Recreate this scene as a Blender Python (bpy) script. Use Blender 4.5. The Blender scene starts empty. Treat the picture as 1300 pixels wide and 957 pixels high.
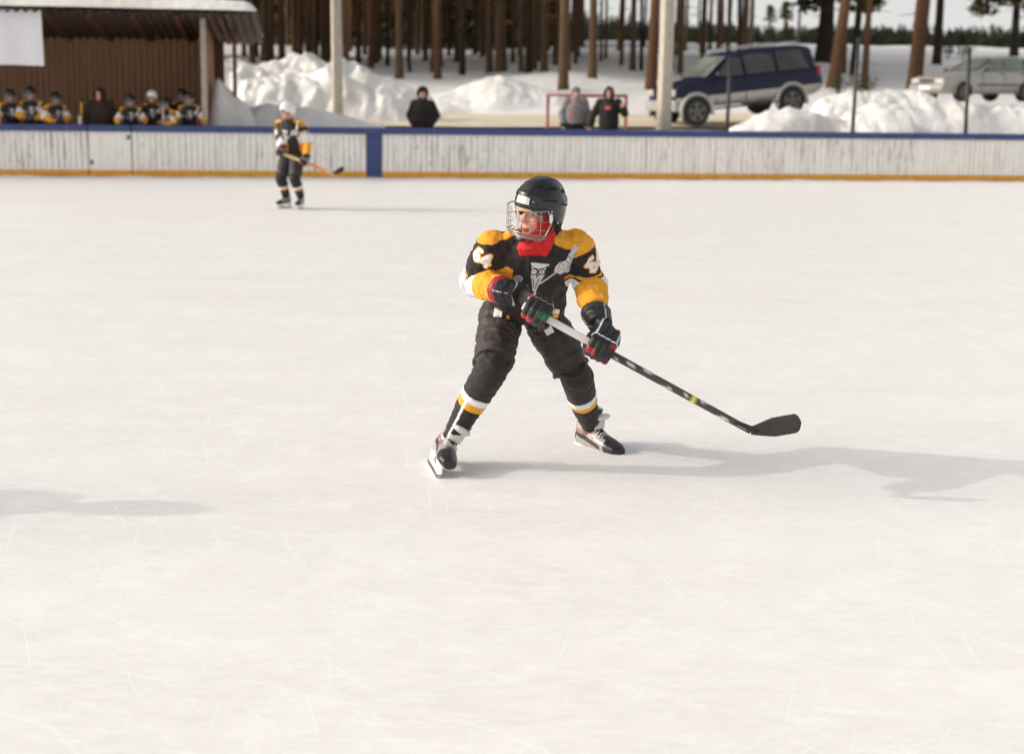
import bpy, bmesh, math, random
import numpy as np
from mathutils import Vector, Matrix, noise
from mathutils.bvhtree import BVHTree

random.seed(7); rng = np.random.default_rng(7)
scene = bpy.context.scene
COL = scene.collection
V = Vector

# ------------------------------------------------------------------ camera
F = 50 / 36 * 1300; CX, CY = 650, 434; CAMH = 1.75
PITCH = math.atan((434 - 120.5) / F); ROLL = math.atan(17 / 1300)
_fw = V((0, math.cos(PITCH), -math.sin(PITCH))); _u0 = V((0, math.sin(PITCH), math.cos(PITCH))); _r0 = V((1, 0, 0))
_R = _r0 * math.cos(ROLL) + _u0 * math.sin(ROLL); _U = _u0 * math.cos(ROLL) - _r0 * math.sin(ROLL)
CAM = V((0, 0, CAMH))
def ray(px, py): return _fw + _R * ((px - CX) / F) - _U * ((py - CY) / F)
def at(px, py, Y):
    d = ray(px, py); return CAM + d * (Y / d.y)
def gnd(px, py, z=0.0):
    d = ray(px, py); return CAM + d * ((z - CAMH) / d.z)
cam_d = bpy.data.cameras.new('camera'); cam_o = bpy.data.objects.new('camera', cam_d); COL.objects.link(cam_o)
M = Matrix.Identity(4)
for i, c in enumerate((_R, _U, -_fw)):
    for k in range(3): M[k][i] = c[k]
M.translation = CAM; cam_o.matrix_world = M
cam_d.lens = 50; cam_d.sensor_width = 36; cam_d.sensor_fit = 'HORIZONTAL'
cam_d.shift_y = -44.5 / 1300; cam_d.clip_end = 3000; cam_d.clip_start = 0.05
cam_d.dof.use_dof = True; cam_d.dof.focus_distance = 6.5; cam_d.dof.aperture_fstop = 2.2
scene.camera = cam_o

# ------------------------------------------------------------------ helpers
def tag(o, label=None, cat=None, group=None, kind=None):
    if label: o['label'] = label
    if cat: o['category'] = cat
    if group: o['group'] = group
    if kind: o['kind'] = kind
    return o
def thing(name, label, cat, loc=(0, 0, 0), rz=0.0, group=None):
    o = bpy.data.objects.new(name, None); COL.objects.link(o); o.empty_display_size = 0.1
    o.location = loc; o.rotation_euler = (0, 0, rz)
    return tag(o, label, cat, group)
def link(name, me, mat=None, parent=None, smooth=True):
    o = bpy.data.objects.new(name, me); COL.objects.link(o)
    if mat is not None:
        for m in (mat if isinstance(mat, (list, tuple)) else [mat]): me.materials.append(m)
    if parent is not None: o.parent = parent
    if smooth and len(me.polygons): me.polygons.foreach_set('use_smooth', [True] * len(me.polygons))
    return o
def mk(verts, faces, name='m'):
    me = bpy.data.meshes.new(name); me.from_pydata([tuple(v) for v in verts], [], [tuple(f) for f in faces]); me.update(); return me
def prim_mesh(prims):
    vs, fs, n = [], [], 0
    for pv, pf in prims:
        vs.extend([tuple(v) for v in pv]); fs.extend([tuple(i + n for i in f) for f in pf]); n += len(pv)
    return mk(vs, fs)
def basis(z, hint=(0, 0, 1)):
    z = V(z).normalized(); h = V(hint)
    if abs(z.dot(h.normalized())) > 0.98: h = V((1, 0, 0)) if abs(z.x) < .9 else V((0, 1, 0))
    x = h.cross(z).normalized(); return x, z.cross(x), z
def rings(rs, cap=True):
    n = len(rs[0]); vs = [v for r in rs for v in r]; fs = []
    for i in range(len(rs) - 1):
        for k in range(n):
            a, b = i * n + k, i * n + (k + 1) % n; fs.append((a, b, b + n, a + n))
    if cap:
        fs.append(tuple(reversed(range(n)))); L = (len(rs) - 1) * n; fs.append(tuple(range(L, L + n)))
    return vs, fs
def circ(c, x, y, rx, ry, n, e=1.0):
    out = []
    for k in range(n):
        a = 2 * math.pi * k / n; ca, sa = math.cos(a), math.sin(a)
        if e != 1.0: ca = math.copysign(abs(ca) ** e, ca); sa = math.copysign(abs(sa) ** e, sa)
        out.append(c + x * (rx * ca) + y * (ry * sa))
    return out
def capsule(p, q, r1, r2, n=14, hint=(0, 0, 1), flat=1.0):
    p, q = V(p), V(q); x, y, z = basis(q - p if (q - p).length > 1e-6 else V((0, 0, 1)), hint); rs = []
    for a in (-80, -50, -20, 0): 
        a = math.radians(a); rs.append(circ(p + z * (r1 * math.sin(a)), x, y, r1 * math.cos(a), r1 * math.cos(a) * flat, n))
    for a in (0, 20, 50, 80):
        a = math.radians(a); rs.append(circ(q + z * (r2 * math.sin(a)), x, y, r2 * math.cos(a), r2 * math.cos(a) * flat, n))
    return rings(rs)
def chain(pts, rad, n=12):
    return [capsule(pts[i], pts[i + 1], rad[i], rad[i + 1], n) for i in range(len(pts) - 1)]
def ell(c, r, ax=None, n=18, m=10):
    c = V(c); x, y, z = ax if ax else (V((1, 0, 0)), V((0, 1, 0)), V((0, 0, 1))); rs = []
    for i in range(m + 1):
        a = math.radians(-86 + 172 * i / m); rs.append(circ(c + z * (r[2] * math.sin(a)), x, y, r[0] * math.cos(a), r[1] * math.cos(a), n))
    return rings(rs)
def loft(secs, n=24, e=1.0):
    return rings([circ(V(c), V(x), V(y), rx, ry, n, e) for c, x, y, rx, ry in secs])
def box(c, s, ax=None):
    c = V(c); x, y, z = ax if ax else (V((1, 0, 0)), V((0, 1, 0)), V((0, 0, 1))); vs = []
    for k in (-.5, .5):
        for j, i in ((-.5, -.5), (-.5, .5), (.5, .5), (.5, -.5)): vs.append(c + x * (s[0] * i) + y * (s[1] * j) + z * (s[2] * k))
    return vs, [(0, 3, 2, 1), (4, 5, 6, 7), (0, 1, 5, 4), (1, 2, 6, 5), (2, 3, 7, 6), (3, 0, 4, 7)]
def tube(pts, r, n=6, closed=False):
    pts = [V(p) for p in pts]; rs = []; m = len(pts); px = None
    for i, p in enumerate(pts):
        t = (pts[(i + 1) % m] - pts[i - 1]) if closed else (pts[min(i + 1, m - 1)] - pts[max(i - 1, 0)])
        x, y, z = basis(t, px if px is not None else (0.13, 0.2, 1))
        if px is None: px = y
        else: px = y
        rr = r[i] if isinstance(r, (list, tuple)) else r
        rs.append(circ(p, x, y, rr, rr, n))
    if closed:
        vs, fs = rings(rs, cap=False); L = (m - 1) * n
        for k in range(n): fs.append((L + k, L + (k + 1) % n, (k + 1) % n, k))
        return vs, fs
    return rings(rs)
def bevel_mesh(me, w=0.01, seg=2, ang=30):
    o = bpy.data.objects.new('tmp', me); COL.objects.link(o); md = o.modifiers.new('b', 'BEVEL'); md.width = w; md.segments = seg
    md.limit_method = 'ANGLE'; md.angle_limit = math.radians(ang)
    return bake(o)
def bake(o):
    dg = bpy.context.evaluated_depsgraph_get(); dg.update()
    me = bpy.data.meshes.new_from_object(o.evaluated_get(dg), preserve_all_data_layers=True, depsgraph=dg)
    old = o.data; bpy.data.objects.remove(o)
    if old.users == 0: bpy.data.meshes.remove(old)
    me.materials.clear(); return me
def blob(prims, voxel, smooth=3, fac=0.5):
    o = bpy.data.objects.new('tmp', prim_mesh(prims)); COL.objects.link(o)
    md = o.modifiers.new('r', 'REMESH'); md.mode = 'VOXEL'; md.voxel_size = voxel; md.use_smooth_shade = True
    if smooth:
        s = o.modifiers.new('s', 'SMOOTH'); s.iterations = smooth; s.factor = fac
    return bake(o)
def co_of(me):
    a = np.empty(len(me.vertices) * 3, np.float32); me.vertices.foreach_get('co', a); return a.reshape(-1, 3).astype(np.float64)
def no_of(me):
    a = np.empty(len(me.vertices) * 3, np.float32); me.vertices.foreach_get('normal', a); return a.reshape(-1, 3).astype(np.float64)
def set_co(me, a): me.vertices.foreach_set('co', a.astype(np.float32).ravel()); me.update()
def set_col(me, c):
    ca = me.color_attributes.new('Col', 'FLOAT_COLOR', 'POINT'); b = np.ones((len(me.vertices), 4), np.float32); b[:, :3] = c
    ca.data.foreach_set('color', b.ravel())
def nz(P, s, seed=0.0):
    o = V((seed * 13.7, seed * 7.3, seed * 3.1))
    return np.array([noise.noise(V(p) * s + o) for p in P])
def wrinkle(me, amp, freq, seed=0, stretch=(1, 1, 1)):
    P = co_of(me); N = no_of(me); st = np.array(stretch)
    n1 = nz(P * st, freq, seed); n2 = nz(P * st, freq * 2.3, seed + 3)
    d = (1 - np.abs(n1) * 2.2) * 0.6 + n2 * 0.7
    set_co(me, P + N * (amp * d)[:, None])
def segparam(P, a, b):
    a = np.array(a); b = np.array(b); d = b - a; L = d @ d; t = (P - a) @ d / L
    q = a + np.clip(t, 0, 1)[:, None] * d; return t, np.linalg.norm(P - q, axis=1)

# ------------------------------------------------------------------ materials
def nodes(name):
    m = bpy.data.materials.new(name); m.use_nodes = True; nt = m.node_tree
    return m, nt, nt.nodes['Principled BSDF'], nt.nodes.new, nt.links.new
def spec(b, v): b.inputs['Specular IOR Level'].default_value = v
def noise_node(nt, scale, detail=4, vec=None, rough=0.6):
    n = nt.nodes.new('ShaderNodeTexNoise'); n.inputs['Scale'].default_value = scale; n.inputs['Detail'].default_value = detail; n.inputs['Roughness'].default_value = rough
    if vec is not None: nt.links.new(vec, n.inputs['Vector'])
    return n
def mapping(nt, scale=(1, 1, 1), rot=(0, 0, 0), kind='Object'):
    tc = nt.nodes.new('ShaderNodeTexCoord'); mp = nt.nodes.new('ShaderNodeMapping')
    mp.inputs['Scale'].default_value = scale; mp.inputs['Rotation'].default_value = rot
    nt.links.new(tc.outputs[kind], mp.inputs['Vector']); return mp.outputs['Vector']
def ramp(nt, fac, stops):
    r = nt.nodes.new('ShaderNodeValToRGB'); el = r.color_ramp.elements
    while len(el) < len(stops): el.new(0.5)
    for e, (p, c) in zip(el, stops): e.position = p; e.color = (*c, 1) if len(c) == 3 else c
    nt.links.new(fac, r.inputs['Fac']); return r.outputs['Color']
def mixc(nt, fac, a, b, mode='MIX'):
    m = nt.nodes.new('ShaderNodeMix'); m.data_type = 'RGBA'; m.blend_type = mode
    for sock, v in ((m.inputs['Factor'], fac), (m.inputs[6], a), (m.inputs[7], b)):
        if isinstance(v, (int, float)): sock.default_value = v
        elif isinstance(v, tuple): sock.default_value = (*v, 1)
        else: nt.links.new(v, sock)
    return m.outputs[2]
def bump(nt, b, h, strength=0.3, dist=0.01, normal=None):
    n = nt.nodes.new('ShaderNodeBump'); n.inputs['Strength'].default_value = strength; n.inputs['Distance'].default_value = dist
    nt.links.new(h, n.inputs['Height'])
    if normal is not None: nt.links.new(normal, n.inputs['Normal'])
    nt.links.new(n.outputs['Normal'], b.inputs['Normal']); return n.outputs['Normal']
def plain(name, col, rough=0.6, metal=0.0, var=0.15, scale=12, bmp=0.0, sp=0.5, stretch=(1, 1, 1)):
    m, nt, b, N, L = nodes(name); v = mapping(nt, stretch); n = noise_node(nt, scale, 5, v)
    c2 = tuple(min(1, c * (1 + var)) for c in col); c1 = tuple(c * (1 - var) for c in col)
    L(ramp(nt, n.outputs['Fac'], [(0.3, c1), (0.7, c2)]), b.inputs['Base Color'])
    b.inputs['Roughness'].default_value = rough; b.inputs['Metallic'].default_value = metal; spec(b, sp)
    if bmp: bump(nt, b, n.outputs['Fac'], bmp, 0.01)
    return m
def attr_mat(name, rough=0.85, weave=900, sheen=0.0, bmp=0.25, sp=0.3, var=0.12):
    m, nt, b, N, L = nodes(name); a = N('ShaderNodeAttribute'); a.attribute_name = 'Col'; v = mapping(nt)
    n1 = noise_node(nt, 14, 5, v); n2 = noise_node(nt, weave, 2, v)
    g = ramp(nt, n1.outputs['Fac'], [(0.3, (1 - var,) * 3), (0.7, (1 + var,) * 3)])
    L(mixc(nt, 1.0, a.outputs['Color'], g, 'MULTIPLY'), b.inputs['Base Color']); b.inputs['Roughness'].default_value = rough; spec(b, sp)
    b.inputs['Sheen Weight'].default_value = sheen; b.inputs['Sheen Roughness'].default_value = 0.5
    nn = bump(nt, b, n2.outputs['Fac'], bmp, 0.001)
    bump(nt, b, noise_node(nt, 45, 4, v).outputs['Fac'], bmp * 0.8, 0.006, nn)
    return m

BLACK = (0.026, 0.0205, 0.0195); YEL = (0.80, 0.36, 0.025); WHITE = (0.78, 0.77, 0.79); RED = (0.62, 0.012, 0.015)
SKIN = (0.62, 0.33, 0.235)
M_cloth = attr_mat('jersey_knit', 0.8, 700, 0.06)
M_pants = attr_mat('pants_nylon', 0.6, 500, 0.03, 0.3, 0.35)
M_skin = attr_mat('skin', 0.5, 300, 0.0, 0.08, 0.4, 0.05)
M_glove = attr_mat('glove_leather', 0.5, 300, 0.03, 0.35, 0.4, 0.2)
M_boot = attr_mat('skate_boot', 0.35, 200, 0, 0.1, 0.5)
M_patch = attr_mat('patch_print', 0.7, 500, 0, 0.2, 0.3)
M_red = plain('red_fleece', (0.60, 0.014, 0.016), 0.85, var=0.25, scale=40, bmp=0.3)
M_dark = plain('black_plastic', (0.012, 0.013, 0.015), 0.28, var=0.3, scale=9)
M_hel = plain('helmet_shell_black', (0.010, 0.011, 0.013), 0.22, var=0.3, scale=7, sp=0.6)
M_helw = plain('helmet_shell_white', (0.75, 0.77, 0.78), 0.3)
M_steel = plain('steel_wire', (0.34, 0.32, 0.30), 0.32, 0.8, 0.1)
M_blade = plain('skate_steel', (0.6, 0.6, 0.6), 0.25, 1.0, 0.1)
M_wplas = plain('white_plastic', (0.78, 0.77, 0.74), 0.35, var=0.08)
M_lace = plain('white_lace', (0.75, 0.73, 0.68), 0.8)
M_foam = plain('cream_foam', (0.62, 0.45, 0.22), 0.8)
# ------------------------------------------------------------------ light and sky
ELEV = math.radians(24); hd = V((1, 0.07, 0)).normalized(); LD = hd * math.cos(ELEV) + V((0, 0, -math.sin(ELEV)))
sd = bpy.data.lights.new('sun', 'SUN'); sd.energy = 1.6; sd.angle = math.radians(0.6); sd.color = (1.0, 0.90, 0.75)
so = bpy.data.objects.new('sun', sd); COL.objects.link(so); so.rotation_euler = LD.to_track_quat('-Z', 'Y').to_euler(); so.location = (-20, 0, 20)
w = bpy.data.worlds.new('World'); scene.world = w; w.use_nodes = True; wt = w.node_tree
bg = wt.nodes['Background']; sk = wt.nodes.new('ShaderNodeTexSky'); sk.sky_type = 'NISHITA'; sk.sun_disc = False
sk.sun_elevation = ELEV; sk.sun_rotation = math.atan2(-hd.x, -hd.y); sk.dust_density = 4.0; sk.air_density = 1.0; sk.ozone_density = 1.0
hs = wt.nodes.new('ShaderNodeHueSaturation'); hs.inputs['Saturation'].default_value = 0.28; hs.inputs['Value'].default_value = 1.83; wt.links.new(sk.outputs[0], hs.inputs['Color'])
wm = wt.nodes.new('ShaderNodeMix'); wm.data_type = 'RGBA'; wm.blend_type = 'MULTIPLY'; wm.inputs['Factor'].default_value = 1
wm.inputs[7].default_value = (1.0, 0.965, 0.92, 1); wt.links.new(hs.outputs[0], wm.inputs[6]); 
tcw = wt.nodes.new('ShaderNodeTexCoord'); sp_ = wt.nodes.new('ShaderNodeSeparateXYZ'); wt.links.new(tcw.outputs['Generated'], sp_.inputs[0])
hr = wt.nodes.new('ShaderNodeValToRGB'); hr.color_ramp.elements[0].position = 0.0; hr.color_ramp.elements[0].color = (1, 1, 1, 1); hr.color_ramp.elements[1].position = 0.35; hr.color_ramp.elements[1].color = (0, 0, 0, 1)
hr.color_ramp.interpolation = 'EASE'; wt.links.new(sp_.outputs['Z'], hr.inputs['Fac'])
hz_ = wt.nodes.new('ShaderNodeMix'); hz_.data_type = 'RGBA'; hz_.inputs[7].default_value = (6.0, 6.0, 5.9, 1); wt.links.new(hr.outputs['Color'], hz_.inputs['Factor']); wt.links.new(wm.outputs[2], hz_.inputs[6])
wt.links.new(hz_.outputs[2], bg.inputs['Color'])
bg.inputs['Strength'].default_value = 0.13
scene.view_settings.view_transform = 'Standard'; scene.view_settings.look = 'None'; scene.view_settings.exposure = 0
scene.cycles.max_bounces = 6; scene.cycles.use_denoising = True

# ------------------------------------------------------------------ the board line and terrain
BL, BR = gnd(0, 224.5), gnd(1300, 231.5); BL.z = BR.z = 0
BD = (BR - BL).normalized(); BN = V((-BD.y, BD.x, 0))          # BN points away from the rink
BAX = (BD, BN, V((0, 0, 1)))
def board_t(px, off=0.0):                                      # distance along the board line where pixel column px meets it
    d = ray(px, 200); d = V((d.x, d.y, 0)); o = BL + BN * off
    # CAM + d*s = o + BD*t
    det = d.x * (-BD.y) + BD.x * d.y
    return (d.x * o.y - d.y * o.x) / det if abs(det) > 1e-9 else 0
def bpt(t, v=0.0, z=0.0): return BL + BD * t + BN * v + V((0, 0, z))
for _px in (0, 1300):                                          # sign check of the 2D solve
    p = bpt(board_t(_px)); q = gnd(_px, 224.5 if _px == 0 else 231.5); assert (p - q).length < 0.3, (p, q)
PV = np.array([-200, 0.03, 0.16, 2.2, 5.0, 7.5, 11, 16, 20, 32, 52, 82, 132, 272, 420, 700, 1500])
PZ = np.array([-0.06, -0.06, 0.28, 0.34, 0.80, 1.02, 1.14, 1.45, 1.85, 2.5, 3.6, 5.2, 7.7, 12.6, 17.4, 27, 36])
def sstep(x, a, b):
    t = np.clip((x - a) / (b - a), 0, 1); return t * t * (3 - 2 * t)
def terr(x, y):
    x = np.asarray(x, float); y = np.asarray(y, float)
    v = (x - BL.x) * BN.x + (y - BL.y) * BN.y
    sh = 7.0 * (1 - sstep(x, -3, 3)) * sstep(v, 6, 14) - 2.5 * sstep(x, 6, 11) * sstep(v, 5, 9)
    z = np.interp(v - sh, PV, PZ)
    wob = 0.10 * np.sin(x * 0.7 + y * 0.21) * np.sin(y * 0.43 - x * .13 + 1) + 0.22 * np.sin(x * 0.17 + 2) * np.sin(y * 0.13)
    return z + wob * sstep(v, 14, 26)
def terr1(x, y): return float(terr(x, y))
def hit(px, py, lo=30.0, hi=600.0):                            # where the view ray through a pixel meets the terrain
    Y = lo; step = 0.25
    while Y < hi:
        p = at(px, py, Y)
        if p.z <= terr1(p.x, p.y): return p
        Y += step * (1 + Y / 100)
    return at(px, py, hi)

def ax_pts(segs):
    out = []
    for a, b, s in segs: out += list(np.arange(a, b, s))
    return np.array(out + [segs[-1][1]])
gx = ax_pts([(-900, -300, 60), (-300, -80, 10), (-80, -30, 2), (-30, 32, 0.4), (32, 80, 2), (80, 300, 10), (300, 900, 60)])
gv = ax_pts([(-140, -40, 20), (-40, -2, 4), (-2, 0.6, 0.13), (0.6, 60, 0.4), (60, 140, 2), (140, 420, 10), (420, 1500, 60)])
XX, VV = np.meshgrid(gx, gv); WX = BL.x + BD.x * (XX + 10.5) + BN.x * VV; WY = BL.y + BD.y * (XX + 10.5) + BN.y * VV
WZ = terr(WX, WY)
near = (VV > 1) & (VV < 60)
fine = np.zeros_like(WZ)
for (i, j) in np.argwhere(near & (np.abs(XX) < 40)):
    p = V((WX[i, j], WY[i, j], 0)); fine[i, j] = 0.05 * noise.noise(p * 1.1) + 0.03 * noise.noise(p * 3.1)
WZ = WZ + fine * np.clip(VV / 14, 0, 1.6)
nr, nc = WZ.shape
tv = np.stack([WX, WY, WZ], -1).reshape(-1, 3)
ii, jj = np.meshgrid(np.arange(nr - 1), np.arange(nc - 1), indexing='ij'); q = (ii * nc + jj).ravel()
tf = np.stack([q, q + 1, q + 1 + nc, q + nc], -1)
def mk_np(v, f):
    me = bpy.data.meshes.new('m'); me.vertices.add(len(v)); me.vertices.foreach_set('co', v.astype(np.float32).ravel())
    k = f.shape[1]; me.loops.add(len(f) * k); me.loops.foreach_set('vertex_index', f.astype(np.int32).ravel())
    me.polygons.add(len(f)); me.polygons.foreach_set('loop_start', np.arange(0, len(f) * k, k, dtype=np.int32)); me.update(calc_edges=True); me.validate(); return me
def snow_mat(name, col, dirt, dsc=0.6, b=0.5):
    m, nt, bs, N, L = nodes(name); v = mapping(nt)
    n = noise_node(nt, dsc, 6, v); n2 = noise_node(nt, 6, 6, v); n3 = noise_node(nt, 60, 3, v)
    c = ramp(nt, n.outputs['Fac'], [(0.40, col), (0.72, dirt)]); L(c, bs.inputs['Base Color']); bs.inputs['Roughness'].default_value = 0.75; spec(bs, 0.25)
    nn = bump(nt, bs, n2.outputs['Fac'], b, 0.08); bump(nt, bs, n3.outputs['Fac'], 0.3, 0.01, nn); return m
M_snow = snow_mat('snow', (0.80, 0.79, 0.79), (0.74, 0.72, 0.69))
M_bank = snow_mat('ploughed_snow', (0.82, 0.81, 0.80), (0.70, 0.66, 0.60), 0.9, 0.7)
M_road = snow_mat('packed_sandy_snow', (0.66, 0.56, 0.42), (0.78, 0.72, 0.62), 1.6, 0.4)
tag(link('snow_ground', mk_np(tv, tf), M_snow), kind='structure')

def strip(name, v0, v1, t0, t1, mat, lift, st=0.4):
    ts = np.arange(t0, t1, 0.5); n = int((v1(0) - v0(0)) / st) + 8; vs = []; fs = []
    for t in ts:
        a, b = v0(t), v1(t)
        for k in range(n + 1):
            p = bpt(t, a + (b - a) * k / n); vs.append((p.x, p.y, terr1(p.x, p.y) + lift))
    for i in range(len(ts) - 1):
        for k in range(n):
            a = i * (n + 1) + k; fs.append((a, a + n + 1, a + n + 2, a + 1))
    return link(name, mk(vs, fs), mat)
tag(strip('road', lambda t: 6.0 + 0.25 * math.sin(t * .5), lambda t: 11.5 + 7 * (1 - float(sstep(t, 7.5, 14))) + 0.5 * math.sin(t * .8), -40, 60, M_road, 0.085), kind='structure')

# ice sheet
m, nt, b, N, L = nodes('rink_ice')
v0 = mapping(nt); v1 = mapping(nt, (0.35, 1.6, 1)); v2 = mapping(nt, (3.5, 13, 1), (0, 0, 0.30)); v3 = mapping(nt, (4.0, 17, 1), (0, 0, -0.38))
big = noise_node(nt, 0.9, 6, v1, 0.65); med = noise_node(nt, 2.2, 7, v2, 0.7); med2 = noise_node(nt, 2.0, 7, v3, 0.7); finen = noise_node(nt, 40, 4, v1)
c = ramp(nt, big.outputs['Fac'], [(0.28, (0.765, 0.75, 0.73)), (0.5, (0.81, 0.795, 0.775)), (0.70, (0.84, 0.83, 0.815))])
fr = ramp(nt, med.outputs['Fac'], [(0.46, (0, 0, 0)), (0.68, (1, 1, 1))]); fr2 = ramp(nt, med2.outputs['Fac'], [(0.53, (0, 0, 0)), (0.66, (1, 1, 1))])
c = mixc(nt, mixc(nt, 0.75, (0, 0, 0), fr), c, (0.875, 0.87, 0.86)); c = mixc(nt, mixc(nt, 0.35, (0, 0, 0), fr2), c, (0.735, 0.71, 0.695))
st = ramp(nt, noise_node(nt, 0.45, 3, v0).outputs['Fac'], [(0.55, (0, 0, 0)), (0.75, (1, 1, 1))])
c = mixc(nt, mixc(nt, 0.5, (0, 0, 0), st), c, (0.79, 0.745, 0.73))
sc_ = noise_node(nt, 2.6, 10, v0, 0.78); sc2 = noise_node(nt, 7.0, 8, v0, 0.75)
c = mixc(nt, mixc(nt, 0.55, (0, 0, 0), ramp(nt, sc_.outputs['Fac'], [(0.50, (0, 0, 0)), (0.60, (1, 1, 1))])), c, (0.90, 0.89, 0.875))
c = mixc(nt, mixc(nt, 0.40, (0, 0, 0), ramp(nt, sc2.outputs['Fac'], [(0.52, (0, 0, 0)), (0.64, (1, 1, 1))])), c, (0.745, 0.725, 0.71))
L(c, b.inputs['Base Color']); spec(b, 0.35)
L(ramp(nt, med.outputs['Fac'], [(0.35, (0.34,) * 3), (0.65, (0.62,) * 3)]), b.inputs['Roughness'])
nn = bump(nt, b, med.outputs['Fac'], 0.12, 0.01); bump(nt, b, finen.outputs['Fac'], 0.12, 0.003, nn)
M_ice = m
me = mk([bpt(-32, -0.02, 0), bpt(48, -0.02, 0), bpt(48, -46, 0), bpt(-32, -46, 0)], [(3, 2, 1, 0)])
tag(link('ice_rink', me, M_ice, smooth=False), kind='structure')
# skate scratches: thin raised ribbons of ice dust
M_scr = plain('ice_dust', (0.93, 0.93, 0.925), 0.8, var=0.03)
vs, fs = [], []
def scratch(x, y, ang, ln, curv, wd, z):
    n = max(4, int(ln / 0.08)); px, py = x, y; prev = None
    for k in range(n + 1):
        wv = wd * math.sin(math.pi * min(1, max(0.04, k / n * 0.97 + .02))) ; nx, ny = -math.sin(ang), math.cos(ang)
        vs.append((px + nx * wv, py + ny * wv, z)); vs.append((px - nx * wv, py - ny * wv, z))
        if k: i = len(vs) - 4; fs.append((i, i + 2, i + 3, i + 1))
        px += math.cos(ang) * ln / n; py += math.sin(ang) * ln / n; ang += curv * ln / n
for k in range(5200):
    y = 3.0 + 17 * random.random() ** 1.8; x = random.uniform(-1, 1) * (0.42 * y + 0.3)
    a = random.gauss(0, 0.5) if random.random() < .6 else random.uniform(0, math.pi)
    scratch(x, y, a, random.uniform(.08, .7) * (0.5 + y / 9), random.gauss(0, 0.45), random.uniform(.0006, .0021) * (0.7 + y / 14), 0.0002 + 0.00015 * random.random())
tag(link('ice_scratches', mk(vs, fs), M_scr), kind='stuff')
# scraped snow lying along the foot of the boards
vs, fs = [], []; n = 500
for i in range(n):
    t = -25 + 60 * i / (n - 1); hh = 0.022 + 0.02 * noise.noise(V((t * 1.3, 0, 0))) + 0.02 * noise.noise(V((t * 5, 1, 0))); wd = 0.28 + 0.12 * noise.noise(V((t * 0.8, 4, 0)))
    for vv, zz in ((-0.03, hh), (-0.08, hh * .9), (-0.16, hh * .45), (-wd, 0.004), (-wd - .02, -0.01)): vs.append(bpt(t, vv, zz))
    if i:
        a = (i - 1) * 5
        for k in range(4): fs.append((a + k, a + 5 + k, a + 6 + k, a + 1 + k))
tag(link('scraped_snow', mk(vs, fs), M_snow), kind='stuff')

# ploughed snow banks: a crest line at depth v behind the boards, with clods
def bank(prof, v, W_, lump=1.0, seed=0, res=0.075):
    pts = []
    for px, py in prof:
        t = board_t(px, v); g = bpt(t, v); pts.append((t, at(px, py, g.y).z))
    pts.sort(); T_ = np.array([a for a, _ in pts]); Zc = np.array([b for _, b in pts]); t0, t1 = T_[0], T_[-1]; nx = int((t1 - t0) / res); ny = int(2 * W_ / res); vs = []; fs = []
    for i in range(nx + 1):
        t = t0 + (t1 - t0) * i / nx; zc = float(np.interp(t, T_, Zc))
        for j in range(ny + 1):
            c = -1 + 2 * j / ny; g = bpt(t, v + c * W_); q = V((g.x, g.y, seed * 9.1)); c2 = c + .18 * noise.noise(q * .8); e = max(0.0, 1 - abs(c2) ** 1.7) * min(1, (t - t0) / .25) ** .5 * min(1, (t1 - t) / .25) ** .5
            e *= 1 - max(0, abs(c) - .9) / .1; base = terr1(g.x, g.y); hgt = max(0.05, zc - base)
            l1 = 1 - abs(noise.noise(q * 1.7)) * 2.4; l2 = 1 - abs(noise.noise(q * 4.1 + V((3, 1, 2)))) * 2.4; l3 = 1 - abs(noise.noise(q * 9.3)) * 2; l4 = noise.noise(q * 17)
            h = hgt * e ** .85 * (.90 + .12 * noise.noise(q * .6)) + min(1, e * 3) * lump * (.16 * l1 * min(1, hgt) + .085 * l2 + .045 * l3 + .018 * l4)
            vs.append((g.x + .12 * lump * e * noise.noise(q * 3.3 + V((7, 0, 0))), g.y, base - .10 * (1 - e) + h))
    for i in range(nx):
        for j in range(ny): q = i * (ny + 1) + j; fs.append((q, q + ny + 1, q + ny + 2, q + 1))
    return tag(link('snow_bank', mk(vs, fs), M_bank), kind='structure')
bank([(232, 80), (290, 76), (330, 82), (358, 78), (384, 72), (402, 72), (416, 82), (440, 84), (462, 95), (500, 108), (540, 128)], 10.5, 1.9, 1.15, 1)
bank([(300, 112), (350, 104), (400, 100), (438, 82), (458, 88), (480, 100), (505, 112), (530, 122), (560, 138)], 9.0, 1.6, 1.3, 2)
bank([(262, 140), (290, 138), (330, 130), (380, 133), (420, 143), (455, 150), (500, 158)], 2.6, 1.2, .45, 3)
bank([(540, 122), (575, 112), (600, 102), (630, 96), (650, 100), (690, 113), (720, 122)], 18.5, 2.6, .35, 5)
bank([(918, 162), (940, 154), (975, 142), (1000, 135), (1030, 139), (1060, 147), (1080, 144), (1110, 138), (1160, 136)], 2.6, 1.0, .45, 6)
bank([(1055, 152), (1085, 138), (1105, 130), (1140, 132), (1180, 126), (1220, 128), (1260, 136), (1300, 139), (1420, 138)], 3.6, 1.15, .45, 8)
bank([(1030, 128), (1052, 122), (1075, 115), (1090, 117), (1120, 114), (1160, 116), (1185, 122)], 11.0, .9, .6, 9)

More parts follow.
